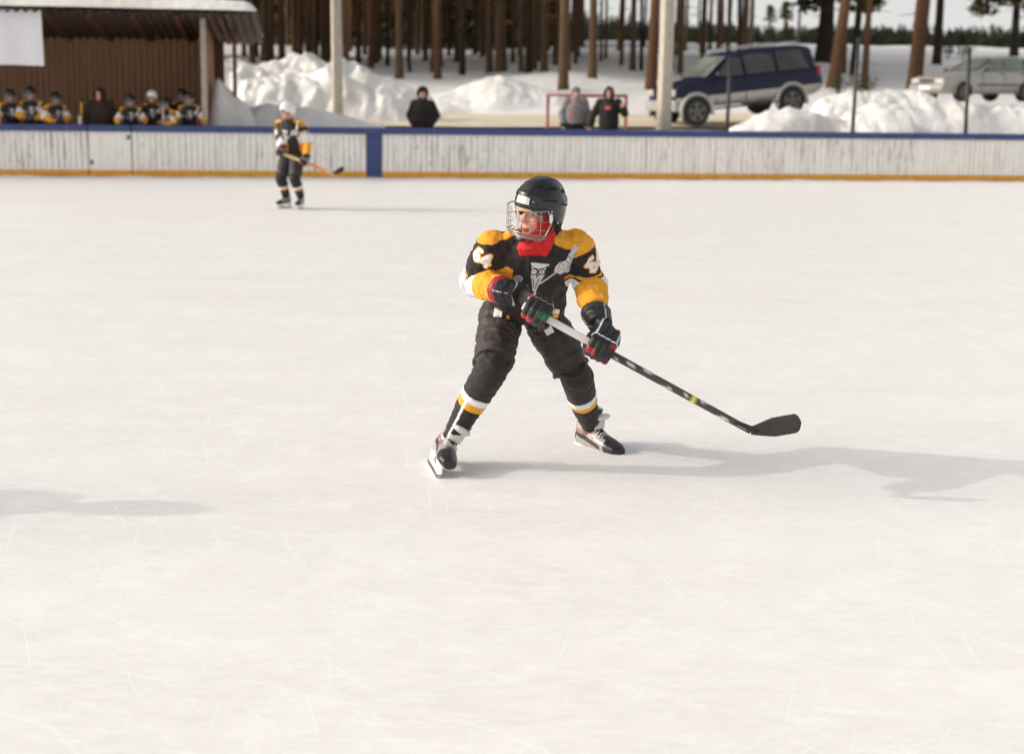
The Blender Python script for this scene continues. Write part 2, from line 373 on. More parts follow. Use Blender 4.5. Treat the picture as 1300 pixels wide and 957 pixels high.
# ------------------------------------------------------------------ rink boards
def board_mat(name, streak):
    m, nt, b, N, L = nodes(name)
    v1 = mapping(nt, (9, 9, 0.55)); v2 = mapping(nt, (14, 14, 1.1)); v3 = mapping(nt, (6, 6, 3.5)); v4 = mapping(nt, (0.6, 0.6, 0.6))
    n1 = noise_node(nt, 1.0, 6, v1, 0.7); n2 = noise_node(nt, 1.0, 5, v2, 0.7); n3 = noise_node(nt, 1.6, 6, v3, 0.75); n4 = noise_node(nt, 1.0, 3, v4)
    c = ramp(nt, n1.outputs['Fac'], [(0.20, (0.66, 0.61, 0.54)), (0.42, (0.83, 0.80, 0.75)), (0.7, (0.88, 0.86, 0.82))])
    k = ramp(nt, n2.outputs['Fac'], [(0.52, (0, 0, 0)), (0.64, (1, 1, 1))]); g = ramp(nt, n4.outputs['Fac'], [(0.36, (0.25,) * 3), (0.58, (1, 1, 1))])
    c = mixc(nt, mixc(nt, streak, (0, 0, 0), mixc(nt, 1.0, k, g, 'MULTIPLY')), c, (0.22, 0.185, 0.15))
    d = ramp(nt, n3.outputs['Fac'], [(0.56, (0, 0, 0)), (0.66, (1, 1, 1))]); c = mixc(nt, mixc(nt, streak, (0, 0, 0), mixc(nt, 1.0, d, g, 'MULTIPLY')), c, (0.16, 0.14, 0.11))
    L(c, b.inputs['Base Color']); b.inputs['Roughness'].default_value = 0.7; bump(nt, b, n2.outputs['Fac'], 0.3, 0.004); return m
M_bd = board_mat('weathered_white_planks', 0.68); M_bd2 = board_mat('cleaner_white_planks', 0.3)
M_blue = plain('blue_paint', (0.036, 0.056, 0.175), 0.55, var=0.2, scale=5, bmp=0.1)
M_kick = plain('ochre_kick_strip', (0.66, 0.30, 0.02), 0.55, var=0.18, scale=8)
M_wood = plain('grey_timber', (0.16, 0.12, 0.09), 0.8, var=0.3, stretch=(8, 8, 1), bmp=0.3)
def boards(name, label, px0, px1, mat, group=None, plank=0.115, post=False):
    t0 = board_t(px0) if not isinstance(px0, float) else px0; t1 = board_t(px1) if not isinstance(px1, float) else px1
    c = bpt((t0 + t1) / 2); r = thing(name, label, 'rink boards', c, math.atan2(BD.y, BD.x), group); W_ = t1 - t0; pr = []
    n = max(1, int(W_ / plank)); pw = W_ / n
    for k in range(n):
        off = random.uniform(-.004, .004); pr.append(box((-W_ / 2 + (k + .5) * pw, 0.02 + off, 0.52), (pw - random.uniform(.004, .011), 0.035, 0.93)))
    link('plank_panel', bevel_mesh(prim_mesh(pr), 0.004, 1), M_blue if post else mat, r, False)
    link('backing', prim_mesh([box((0, 0.062, 0.5), (W_, 0.025, 0.9))]), M_wood, r, False)
    link('cap_rail', bevel_mesh(prim_mesh([box((0, 0.03, 0.980), (W_ - .004, 0.14, 0.135))]), 0.012), M_blue, r, False)
    link('kick_strip', bevel_mesh(prim_mesh([box((0, -0.014, 0.085), (W_ - .004, 0.022, 0.115))]), 0.004), M_blue if post else M_kick, r, False)
    for k in range(max(1, int(W_ / 2.4))):
        x = -W_ / 2 + (k + .5) * W_ / max(1, int(W_ / 2.4)); link('brace_post', prim_mesh([box((x, 0.12, 0.46), (0.09, 0.085, 0.9))]), M_wood, r, False)
    return r
boards('rink_board', 'weathered white plank boards in front of the three bench players, left of the gate', -420, 112, M_bd)
g = boards('rink_gate', 'plain white gate in the boards below the hooded adult', 113, 167, M_bd2, plank=0.9)
_gm = [c for c in g.children if c.name.startswith('plank_panel')][0]
tw = board_t(167) - board_t(113)
for sx in (-1, 1):
    link('hinge' if sx < 0 else 'latch', bevel_mesh(prim_mesh([box((sx * (tw / 2 - .05), -0.006, 0.8 if sx > 0 else .3), (0.05, 0.012, 0.09))]), .003), M_dark, g, False)
boards('rink_board', 'weathered white plank boards between the gate and the blue post', 168, 465, M_bd)
boards('board_post', 'upright blue painted post panel in the rink boards', 465, 485, M_bd, post=True, plank=0.3)
boards('rink_board', 'long streaked plank boards below the standing spectators, right of the blue post', 485, 1160, M_bd)
boards('rink_board', 'cleaner white plank boards at far right below the silver car', 1160, 1800, M_bd2)
# ------------------------------------------------------------------ figures
def folds(me, segs, amp, f1=26, f2=6, seed=0, reach=.12):
    # cloth folds running round a limb: noise that changes fast along the limb and slowly around it
    P = co_of(me); N = no_of(me); best = np.full(len(P), 9.0); pos = np.zeros_like(P)
    for i, (a, b) in enumerate(segs):
        a_, b_ = np.array(a, float), np.array(b, float); ax = (b_ - a_) / (np.linalg.norm(b_ - a_) + 1e-9); _, d = segparam(P, a, b); al = (P - a_) @ ax; pp = P - a_ - al[:, None] * ax
        q = ax * (al * f1)[:, None] + pp * f2 + i * 5.3; m = d < best; best[m] = d[m]; pos[m] = q[m]
    n = nz(pos, 1.0, seed); w = np.clip((reach - best) / reach * 3, 0, 1); r = (1 - np.abs(n) * 3.2); set_co(me, P + N * (amp * np.clip(r, -.8, 1) * w)[:, None])

def npv(v): return np.array(v, float)
def grid_decal(name, parent, bvh, org, u, v, n, size, res, func, mat, off=0.002, back=0.25):
    org, u, v, n = V(org), V(u).normalized(), V(v).normalized(), V(n).normalized()
    nu, nv = int(size[0] / res), int(size[1] / res)
    uu = (np.arange(nu + 1) / nu - .5) * size[0]; vv = (np.arange(nv + 1) / nv - .5) * size[1]
    cu = (uu[:-1] + uu[1:]) / 2; cv = (vv[:-1] + vv[1:]) / 2; U, W = np.meshgrid(cu, cv)
    mask, col = func(U, W); idx = {}; vs = []; cs = []; fs = []
    def vert(i, j):
        if (i, j) in idx: return idx[(i, j)]
        o = org + u * uu[i] + v * vv[j]; h = bvh.ray_cast(o + n * back, -n, back * 2.2)
        r = None
        if h[0] is not None and h[1].dot(n) > 0.05: r = len(vs); vs.append(h[0] + h[1] * off); cs.append(None)
        idx[(i, j)] = r; return r
    for j, i in np.argwhere(mask):
        q = [vert(i, j), vert(i + 1, j), vert(i + 1, j + 1), vert(i, j + 1)]
        if None in q: continue
        if max((vs[q[a]] - vs[q[a - 1]]).length for a in range(4)) > res * 5: continue
        fs.append(q)
        for k in q: cs[k] = col[j, i]
    if not fs: return None
    me = mk(vs, fs); set_col(me, np.array([c if c is not None else (0, 0, 0) for c in cs])); return link(name, me, mat, parent)
def dseg(U, W, a, b):
    ax, ay = a; bx, by = b; dx, dy = bx - ax, by - ay; L = dx * dx + dy * dy + 1e-12
    t = np.clip(((U - ax) * dx + (W - ay) * dy) / L, 0, 1); return np.hypot(U - ax - t * dx, W - ay - t * dy)
def dpoly(U, W, pts): return np.min([dseg(U, W, pts[i], pts[i + 1]) for i in range(len(pts) - 1)], axis=0)
def inpoly(U, W, pts):
    r = np.zeros(U.shape, bool); n = len(pts)
    for i in range(n):
        (x0, y0), (x1, y1) = pts[i], pts[(i + 1) % n]
        c = ((y0 > W) != (y1 > W)) & (U < (x1 - x0) * (W - y0) / (y1 - y0 + 1e-12) + x0); r ^= c
    return r
GLY = {'6': [(.75, .95), (.3, .9), (.12, .5), (.15, .15), (.5, .03), (.82, .15), (.82, .42), (.5, .55), (.16, .42)],
       '4': [(.72, .02), (.72, .98), (.1, .35), (.1, .3), (.95, .3)]}
def text_func(txt, h, wd, outline=0.007):
    def f(U, W):
        d = np.full(U.shape, 9.0); tw = len(txt) * .66 * h
        for k, ch in enumerate(txt):
            pts = [((x * .58 + k * .68) * h - tw / 2, (y - .5) * h) for x, y in GLY[ch]]; d = np.minimum(d, dpoly(U, W, pts))
        col = np.where((d < wd)[..., None], npv(WHITE), npv(YEL)); return d < wd + outline, col
    return f
def owl_func(s):
    P = lambda *a: [(x * s * .82, y * s * 1.12) for x, y in a]
    def f(U, W):
        body = inpoly(U, W, P((-.30, .50), (.30, .46), (.24, .40), (.25, .18), (.17, -.10), (.10, -.36), (.08, -.52), (-.06, -.50), (-.05, -.40), (-.14, -.15), (-.25, .15), (-.26, .38)))
        ear = inpoly(U, W, P((-.32, .52), (.34, .47), (.32, .40), (-.30, .44)))
        stick = dseg(U, W, (.14 * s, -.22 * s), (.50 * s, .20 * s)) < .028 * s
        puck = np.hypot(U + .52 * s, W + .06 * s) < .145 * s
        toe = np.hypot((U + .28 * s) / 1.5, W + .32 * s) < .055 * s
        m = body | ear | stick | puck | toe
        col = np.broadcast_to(npv(WHITE) * .85, U.shape + (3,)).copy()
        for sx in (-.115, .105):
            r = np.hypot(U - sx * s, W - .25 * s); col[(np.abs(r - .095 * s) < .022 * s) | (r < .03 * s)] = npv(BLACK) * 2
        ln = (dpoly(U, W, P((-.24, .38), (0, .30), (.24, .36))) < .016 * s) | (dpoly(U, W, P((-.03, .14), (0, .05), (.04, .14))) < .018 * s) | (dpoly(U, W, P((-.12, -.02), (-.03, -.30))) < .014 * s) | (dpoly(U, W, P((.09, -.02), (.03, -.38))) < .014 * s)
        col[ln & body] = npv(BLACK) * 3; col[puck] = (.30, .31, .36); return m, col
    return f
def mascot_func(s):
    def f(U, W):
        W = W / 1.5   # small white sketch: a figure leaning with a stick over a round base
        m = inpoly(U / s, W / s, [(-.50, -.36), (-.46, -.16), (-.34, -.04), (-.20, -.02), (-.06, .02), (.02, .22), (.10, .30), (.16, .50), (.30, .56), (.38, .46), (.30, .30), (.24, .06), (.22, -.20), (.16, -.44), (-.02, -.40), (-.20, -.46), (-.36, -.40)])
        fld = np.sin(U / s * 13 + 2.1 * np.sin(W / s * 9)) + np.sin(W / s * 15 + 1.7 * np.sin(U / s * 11 + 1)) ; k = np.abs(fld - .35) < .22; col = np.where(k[..., None], npv(BLACK) * 3, npv(WHITE) * .8); return m, col
    return f

def head_prims(hc, hx, hy, hz, s):
    T = lambda x, y, z: hc + hx * (x * s) + hy * (y * s) + hz * (z * s); A = (hx, hy, hz)
    E = lambda c, r: ell(T(*c), tuple(k * s for k in r), A)
    pr = [E((0, -.012, .030), (.074, .092, .082)), E((0, .030, -.040), (.056, .058, .068)), E((0, .062, -.096), (.026, .022, .018)),
          E((0, .045, -.075), (.044, .042, .036)), E((.034, .058, -.035), (.024, .022, .024)), E((-.034, .058, -.035), (.024, .022, .024)),
          E((0, .074, .022), (.045, .014, .012)), E((0, .083, -.066), (.022, .012, .0075)), E((0, .081, -.077), (.018, .012, .0075)),
          capsule(T(0, .080, .006), T(0, .100, -.030), .008 * s, .0115 * s), E((0.009, .092, -.036), (.009, .010, .007)), E((-.009, .092, -.036), (.009, .010, .007))]
    for sx in (-1, 1): pr.append(E((sx * .077, -.008, -.015), (.010, .018, .030)))
    return pr
def face_local(P, hc, hx, hy, hz, s):
    D = P - npv(hc); return np.stack([D @ npv(hx), D @ npv(hy), D @ npv(hz)], 1) / s
def finish_face(me, hc, hx, hy, hz, s, hair=None):
    P = co_of(me); N = no_of(me); q = face_local(P, hc, hx, hy, hz, s); near = (np.linalg.norm(q, axis=1) < .16)
    disp = np.zeros(len(P)); front = q[:, 1] > .03
    for sx in (-1, 1):
        r2 = ((q[:, 0] - sx * .031) / .017) ** 2 + ((q[:, 2] - .002) / .011) ** 2; disp -= np.where(front, .008 * np.exp(-r2), 0)
        disp += np.where(front, .0035 * np.exp(-(((q[:, 0] - sx * .031) / .010) ** 2 + ((q[:, 2] - .001) / .006) ** 2)), 0)
    set_co(me, P + N * (disp * s)[:, None]); c = np.tile(npv(SKIN), (len(P), 1))
    def put(m, col, k=1.0): c[m & near & front] = c[m & near & front] * (1 - k) + npv(col) * k
    ch = np.exp(-(((np.abs(q[:, 0]) - .038) / .02) ** 2 + ((q[:, 2] + .035) / .022) ** 2)); c[front & near] = c[front & near] * (1 - .35 * ch[front & near][:, None]) + npv((.62, .18, .14)) * .35 * ch[front & near][:, None]
    put((np.abs(q[:, 0]) < .024) & (np.abs(q[:, 2] + .071) < .010), (.48, .10, .09), .85)
    put((np.abs(q[:, 0]) < .020) & (np.abs(q[:, 2] + .0715) < .002), (.10, .02, .02))
    for sx in (-1, 1):
        ex, ez = q[:, 0] - sx * .031, q[:, 2] - .001
        put((ex / .0165) ** 2 + (ez / .0085) ** 2 < 1, (.20, .09, .06)); put((ex / .0145) ** 2 + (ez / .006) ** 2 < 1, (.70, .66, .62)); put(ex ** 2 + ez ** 2 < .0056 ** 2, (.03, .02, .015))
        bz = q[:, 2] - .021 + np.abs(q[:, 0] - sx * .034) ** 2 * 6; put((np.abs(ex - sx * .003) < .020) & (np.abs(bz) < .0042), (.10, .055, .03), .9)
    if hair is not None:
        hm = near & (q[:, 2] > -.07) & ((q[:, 1] < .01) | (q[:, 2] > .075)); c[hm] = hair
    set_col(me, c)

def torso_frame(J): return J['left'].normalized(), (J['front'] - J['left'].normalized() * J['front'].dot(J['left'].normalized())).normalized()

def make_body(J, root, vox, s, hair=None):
    hc = J['head']; hy = J['look'].normalized(); hz = J['hup']; hz = (hz - hy * hz.dot(hy)).normalized(); hx = hz.cross(hy) * -1
    # head's own left is +x when facing +y with z up: left = z cross y negated twice
    hx = hy.cross(hz) * -1
    J['H'] = (hx, hy, hz); k = s / 1.5; fr = J['frame']
    pr = head_prims(hc, hx, hy, hz, J.get('hs', 1.0))
    pr.append(capsule(J['neck'] - (J['head'] - J['neck']).normalized() * .03, hc - hz * .04 - hy * .02, .052 * k, .05 * k))
    ex, ey = fr; pr.append(loft([(J['pelvis'] - V((0, 0, .06)) * k, ex, ey, .11 * k, .085 * k), (J['pelvis'], ex, ey, .135 * k, .095 * k), ((J['pelvis'] + J['chest']) / 2, ex, ey, .115 * k, .085 * k), (J['chest'], ex, ey, .14 * k, .1 * k), ((J['shL'] + J['shR']) / 2, ex, ey, .12 * k, .075 * k), (J['neck'], ex, ey, .05 * k, .05 * k)], 20))
    for S in 'LR':
        pr += chain([J['chest'].lerp(J['sh' + S], .5), J['sh' + S], J['el' + S], J['wr' + S] if J.get('hand' + S) is not None else J['el' + S].lerp(J['wr' + S], .82)], [.06 * k, .052 * k, .04 * k, .028 * k])
        pr += chain([J['pelvis'].lerp(J['hip' + S], .6), J['hip' + S], J['kn' + S], J['an' + S]], [.08 * k, .082 * k, .052 * k, .036 * k])
        fd = J['foot' + S].normalized(); fu = J['fup' + S]; fu = (fu - fd * fu.dot(fd)).normalized(); pr.append(capsule(J['an' + S] - fu * .035 * k, J['an' + S] - fu * .055 * k + fd * .11 * k, .028 * k, .020 * k))
        if J.get('hand' + S) is not None:                       # bare hands: palm, four fingers and a thumb
            g = J['hand' + S]; w_ = J['wr' + S]; d = (g - w_).normalized(); x, y, _ = basis(d); pr.append(capsule(w_, w_ + d * .06, .03, .035, 12))
            for f in range(4):
                b0 = w_ + d * .075 + x * ((f - 1.5) * .019); pr += chain([b0, b0 + d * .03 + y * .004, b0 + d * (.052 - .006 * abs(f - 1.5)) + y * .018], [.0095, .009, .0075], 8)
            pr += chain([w_ + d * .025 + x * .03, w_ + d * .05 + x * .052, w_ + d * .075 + x * .05 + y * .012], [.011, .010, .009], 8)
    me = blob(pr, vox, 2, .4); finish_face(me, hc, hx, hy, hz, J.get('hs', 1.0), hair)
    return link('body', me, M_skin, root)

def make_jersey(J, root, vox, s, decals=2):
    k = s / 1.5; ex, ey = J['frame']; pel, che, nek = J['pelvis'], J['chest'], J['neck']; up = (nek - pel).normalized(); mid = (J['shL'] + J['shR']) / 2
    hem = pel - up * J.get('hem', .05) * k
    pr = [loft([(hem, ex, ey, .188 * k, .148 * k), (pel + up * .03 * k, ex, ey, .183 * k, .144 * k), (pel.lerp(che, .45), ex, ey, .178 * k, .142 * k), (che, ex, ey, .190 * k, .150 * k), (che.lerp(mid, .6), ex, ey, .185 * k, .14 * k), (mid + up * .02 * k, ex, ey, .15 * k, .10 * k), (nek + up * .012 * k, ex, ey, .086 * k, .086 * k)], 32)]
    for S in 'LR':
        sh, el, wr = J['sh' + S], J['el' + S], J['wr' + S]; kw = J.get('slk', 1.0)
        pr.append(ell(sh - up * .012 * k, (.072 * k, .078 * k, .066 * k))); pr.append(capsule(nek - up * .022 * k, sh - up * .006 * k, .072 * k, .066 * k)); pr.append(capsule(sh, sh.lerp(el, .5), .078 * k, .074 * k * kw)); pr.append(capsule(che.lerp(mid, .3), sh - up * .03 * k, .10 * k, .07 * k))
        pr += [capsule(sh, el, .074 * k * kw, .068 * k * kw), capsule(el, el.lerp(wr, .5), .068 * k * kw, .066 * k * kw), capsule(el.lerp(wr, .45), el.lerp(wr, J.get('slv' + S, .97)), .065 * k * kw, .048 * k), ell(el, (.073 * k * kw,) * 3)]
    me = blob(pr, vox, 4, .5); wrinkle(me, .0075 * k, 9 / k, 1, (1, 1, .6)); wrinkle(me, .0035 * k, 21 / k, 5, (1.2, 1, .8)); wrinkle(me, .0014 * k, 45 / k, 6)
    sg = [(J['sh' + S], J['el' + S]) for S in 'LR'] + [(J['el' + S], J['wr' + S]) for S in 'LR']; folds(me, sg, .0065 * k, 24 / k, 6 / k, 3); folds(me, [(nek + ex * .1 * k, pel + ex * .02 * k)], .005 * k, 10 / k, 12 / k, 5, .3)
    P = co_of(me); c = np.tile(npv(BLACK), (len(P), 1))
    D = P - npv(mid); lat = D @ npv(ex); hgt = D @ npv(up); frt = D @ npv(ey)
    # yellow shoulder yoke with a curved lower edge
    yl = .050 * k + .55 * np.clip(.135 * k - np.abs(lat), 0, 1) - .25 * np.clip(np.abs(lat) - .15 * k, 0, 1) + .25 * np.clip(frt - .03 * k, 0, 1)
    yoke = (hgt > yl) & (np.abs(lat) > .082 * k)
    c[yoke] = YEL
    for S in 'LR':
        sh, el, wr = J['sh' + S], J['el' + S], J['wr' + S]; t1, d1 = segparam(P, sh, el); t2, d2 = segparam(P, el, wr)
        own = ((d1 < .11 * k) | (d2 < .11 * k)) & ((lat > .10 * k) if S == 'L' else (lat < -.10 * k)) | ((d2 < .082 * k) & (d2 < d1 + .03) & (t2 > .15))
        tt = np.where((t1 < 1) & (d1 <= d2 + .004), np.clip(t1, -.5, 1), 1 + np.clip(t2, 0, 1.2))
        out = ex if S == 'L' else -ex; D2 = P - npv(el); side = D2 @ npv((out * .55 + ey * .8).normalized()) / (.075 * k)   # outward/front side carries the point of the chevron
        ss = tt - .20 * np.clip(side, -.3, 1.2) + .02
        sl = own & (tt > .02)
        c[sl & (tt > .1)] = BLACK
        z1, z2, z3, z4 = J.get('chev' + S, J.get('chev', (.60, .66, .72, .98)))
        c[sl & (ss > z1)] = YEL; c[sl & (ss > z2)] = BLACK; c[sl & (ss > z3)] = WHITE; c[sl & (ss > z4)] = YEL
        c[sl & (tt > -.2) & (hgt > .005 * k) & (np.abs(lat) > .16 * k) & (tt < .12)] = YEL
    dirt = nz(P, 30 / k, 9); c = c * (1 + .10 * dirt)[:, None]
    set_col(me, c); o = link('jersey', me, M_cloth, root)
    if decals:
        bv = BVHTree.FromPolygons([v.co for v in me.vertices], [p.vertices[:] for p in me.polygons]); r = .0021 if decals > 1 else .006
        grid_decal('emblem', o, bv, pel.lerp(mid, .60) + ex * .016 * k + ey * .1, ex, up, ey, (.26 * k, .20 * k), r, owl_func(.160 * k), M_patch)
        grid_decal('emblem', o, bv, pel.lerp(mid, .86) + ex * .150 * k + ey * .1, ex, up, ey, (.17 * k, .26 * k), r, mascot_func(.112 * k), M_patch)
        for S, out in (('L', ex), ('R', -ex)):
            sh, el = J['sh' + S], J['el' + S]; ax = (sh - el).normalized(); n = J.get('num' + S, (out * .55 + ey)); n = (n - ax * n.dot(ax)).normalized(); u = ax.cross(n) 
            grid_decal('number', o, bv, sh.lerp(el, J.get('numt' + S, .50)), u, ax, n, (.16 * k, .12 * k), r, text_func('64', .066 * k, .0085 * k, .005 * k), M_patch, back=.14)
        if decals > 1:
            def hemf(U, W):
                z = (W + .3 * U) ; m = np.abs(z) < .038; col = np.where((np.abs(z) < .013)[..., None], npv(YEL), npv(WHITE)); m &= ~((z > -.024) & (z < -.016)); return m, col
            grid_decal('hem_stripe', o, bv, pel - up * .005 + ex * .105 * k + ey * .1, ex, up, ey, (.10, .075), r, hemf, M_patch)
    return o

def make_pants(J, root, vox, s, stripe=True):
    k = s / 1.5; ex, ey = J['frame']; pel = J['pelvis']; up = (J['neck'] - pel).normalized()
    pr = [loft([(pel + up * .10 * k, ex, ey, .155 * k, .118 * k), (pel + up * .02 * k, ex, ey, .176 * k, .132 * k), (pel - up * .07 * k, ex, ey, .180 * k, .130 * k)], 28)]
    for S in 'LR':
        hip, kn = J['hip' + S], J['kn' + S]; pr += [ell(hip, (.098 * k,) * 3), capsule(hip, hip.lerp(kn, .80), .100 * k, .086 * k, 18), loft([(hip.lerp(kn, .6), *basis(kn - hip)[:2], .086 * k, .086 * k), (hip.lerp(kn, .80), *basis(kn - hip)[:2], .088 * k, .088 * k), (hip.lerp(kn, .91), *basis(kn - hip)[:2], .091 * k, .091 * k)], 22)]
    me = blob(pr, vox, 4, .5); wrinkle(me, .0075 * k, 8 / k, 2, (1, 1, 1.6)); wrinkle(me, .0036 * k, 20 / k, 4, (.8, .8, 1.5)); wrinkle(me, .0014 * k, 50 / k, 7); folds(me, [(J['hip' + S], J['kn' + S]) for S in 'LR'], .0065 * k, 20 / k, 6 / k, 8, .16)
    P = co_of(me); c = np.tile(npv(BLACK) * 1.4, (len(P), 1)); c *= (1 + .15 * nz(P, 11, 3))[:, None]; set_col(me, c); o = link('hockey_pants', me, M_pants, root)
    if stripe:
        bv = BVHTree.FromPolygons([v.co for v in me.vertices], [p.vertices[:] for p in me.polygons])
        for S, out in (('R', -ex), ('L', ex)):
            hip, kn = J['hip' + S], J['kn' + S]; ax = (hip - kn).normalized(); n = J.get('strp' + S, (out * .1 + ey)); n = (n - ax * n.dot(ax)).normalized(); u = ax.cross(n)
            def sf(U, W):
                m = (U > -.034) & (U < .042); col = np.zeros(U.shape + (3,)); col[...] = BLACK; col[U < .006] = WHITE; col[(U > .006) & (U < .022)] = (.01, .012, .03); col[U > .030] = YEL
                col[(W > .03) & (U > -.01) & (U < .03)] = (.6, .03, .03); return m, col
            grid_decal('side_stripe', o, bv, hip.lerp(kn, .12) + out * J.get('stro', .0), u, ax, n, (.09, .13), .0022, sf, M_patch, back=.16)
    return o
def make_sock(J, S, root, vox, s):
    k = s / 1.5; kn, an = J['kn' + S], J['an' + S]; ey = J['frame'][1]; ax = (an - kn).normalized(); fw = (J['foot' + S] - ax * J['foot' + S].dot(ax)).normalized(); x = ax.cross(fw)
    p = lambda t, o=0: kn.lerp(an, t) + fw * (o * k)
    pr = [ell(p(.02, .012), (.076 * k, .076 * k, .080 * k)), loft([(p(-.12, 0), x, fw, .066 * k, .066 * k), (p(.05, .012), x, fw, .077 * k, .080 * k), (p(.22, .006), x, fw, .073 * k, .075 * k), (p(.45, 0), x, fw, .069 * k, .070 * k), (p(.7, -.004), x, fw, .057 * k, .060 * k), (p(.92, 0), x, fw, .047 * k, .050 * k), (p(1.0, 0), x, fw, .045 * k, .048 * k)], 24)]
    me = blob(pr, vox, 4); wrinkle(me, .003 * k, 13 / k, 3 if S == 'L' else 8, (1, 1, 1.5)); folds(me, [(kn, an)], .0032 * k, 30 / k, 8 / k, 2, .2); P = co_of(me); t, _ = segparam(P, kn, an); c = np.tile(npv(BLACK) * 1.1, (len(P), 1))
    b0 = J.get('band', .36); tt = t + .01 * nz(P, 12, 2); c[(tt > b0) & (tt < b0 + .085)] = WHITE; c[(tt > b0 + .085) & (tt < b0 + .17)] = YEL
    if S == 'R' and J.get('sockline'):
        D = P - npv(kn); lx = D @ npv(x); ff = D @ npv(fw); ang = np.degrees(np.arctan2(lx, ff)); a0 = J['sockline']; c[(np.abs(ang - a0) < 6) & (tt > b0 + .05)] = WHITE
    set_col(me, c); return link('sock', me, M_cloth, root)

def make_glove(J, S, root, vox, s, detail=True):
    k = s / 1.5 * J.get('gsc', 1.0); g = J['grip' + S]; a = J['gax' + S].normalized(); w_ = J['wr' + S]; d = w_ - g; d = (d - a * d.dot(a)).normalized(); m = a.cross(d) * (1 if S == 'R' else -1)
    T = lambda x, y, z: g + d * (x * k) + a * (y * k) + m * (z * k); pr = []; tips = []
    for f in range(4):
        y = (1.5 - f) * .0255; L = (1.0, 1.08, 1.02, .86)[f]; r = .0145
        pts = [T(.012, y, .044), T(-.022 * L, y, .042), T(-.044 * L, y, .012), T(-.036 * L, y, -.022), T(-.006, y, -.036 * L)]
        pr += chain(pts, [r * 1.12 * k, r * 1.18 * k, r * 1.12 * k, r * k, r * .9 * k], 12)
    pr += chain([T(.075, .030, .018), T(.045, .056, -.004), T(.012, .054, -.030), T(-.016, .044, -.040)], [.020 * k, .0185 * k, .017 * k, .014 * k], 12)   # thumb
    wr_l = T(.115, (w_ - g).dot(a) / k * .65, .016); x2, y2, _ = basis(wr_l - T(.02, 0, .03), m)
    pr.append(loft([(T(.0, 0, .036), a, m, .058 * k, .018 * k), (T(.03, 0, .034), a, m, .060 * k, .026 * k), (T(.075, 0, .026), a, m, .054 * k, .034 * k), (wr_l, a, m, .046 * k, .040 * k)], 20, .85))
    for yy in (-.030, .0, .030): pr.append(capsule(T(.022, yy, .055), T(.072, yy * .95, .052), .014 * k, .014 * k, 10, m))   # back-of-hand rolls
    me = blob(pr, vox, 2, .45); P = co_of(me); D = P - npv(g); ld = D @ npv(d) / k; la = D @ npv(a) / k; lm = D @ npv(m) / k
    c = np.tile(npv((.013, .013, .014)), (len(P), 1)); c[(lm < .012) & (ld > -.02)] = (.045, .033, .026)      # palm leather
    c[(lm < -.022) & (ld < -.005) & (la < .0)] = (.42, .02, .03)
    c[(la > .040) & (lm < .02)] = (.02, .02, .02)
    c[(np.abs(ld - .002) < .0035) & (lm > .030)] = WHITE; c[(lm > .045) & (np.abs(np.abs(la) - .0455) < .004) & (ld > .0)] = (.5, .5, .5)
    c[(ld < -.012) & (ld > -.03) & (lm > .03) & (la < -.025)] = (.30, .02, .03); c[(ld < -.035) & (lm > -.005) & (lm < .025) & (la > .012)] = (.012, .10, .03) if S == 'R' else (.3, .02, .02)
    set_col(me, c); o = link('glove', me, M_glove, root)
    cl_ = J.get('cuf' + S, 1.0); cd = (J['el' + S] - w_).normalized(); x, y, _ = basis(cd, m)
    cme = blob([loft([(wr_l - cd * .012 * k, x, y, .050 * k, .046 * k), (wr_l.lerp(w_, .6) + cd * .005 * k, x, y, .058 * k, .053 * k), (w_ + cd * .020 * k * cl_, x, y, .061 * k, .057 * k), (w_ + cd * .04 * k * cl_, x, y, .063 * k, .060 * k)], 24)], vox, 2)
    P = co_of(cme); t = (P - npv(w_)) @ npv(cd) / k; c = np.tile(npv((.013, .013, .014)), (len(P), 1)); c[(t > .008 + .035 * (cl_ - 1))] = (.30, .02, .03) if S == 'R' else (.03, .03, .03); an_ = np.arctan2((P - npv(w_)) @ npv(y), (P - npv(w_)) @ npv(x)); c[(np.abs(np.sin(an_ * 1.5 + .4)) < .085) & (t < .02)] = (.5, .5, .49); c[np.abs(t + .012) < .0028] = (.004, .004, .004); wrinkle(cme, .0028 * k, 26 / k, 4); set_col(cme, c)
    link('cuff', cme, M_glove, o); return o

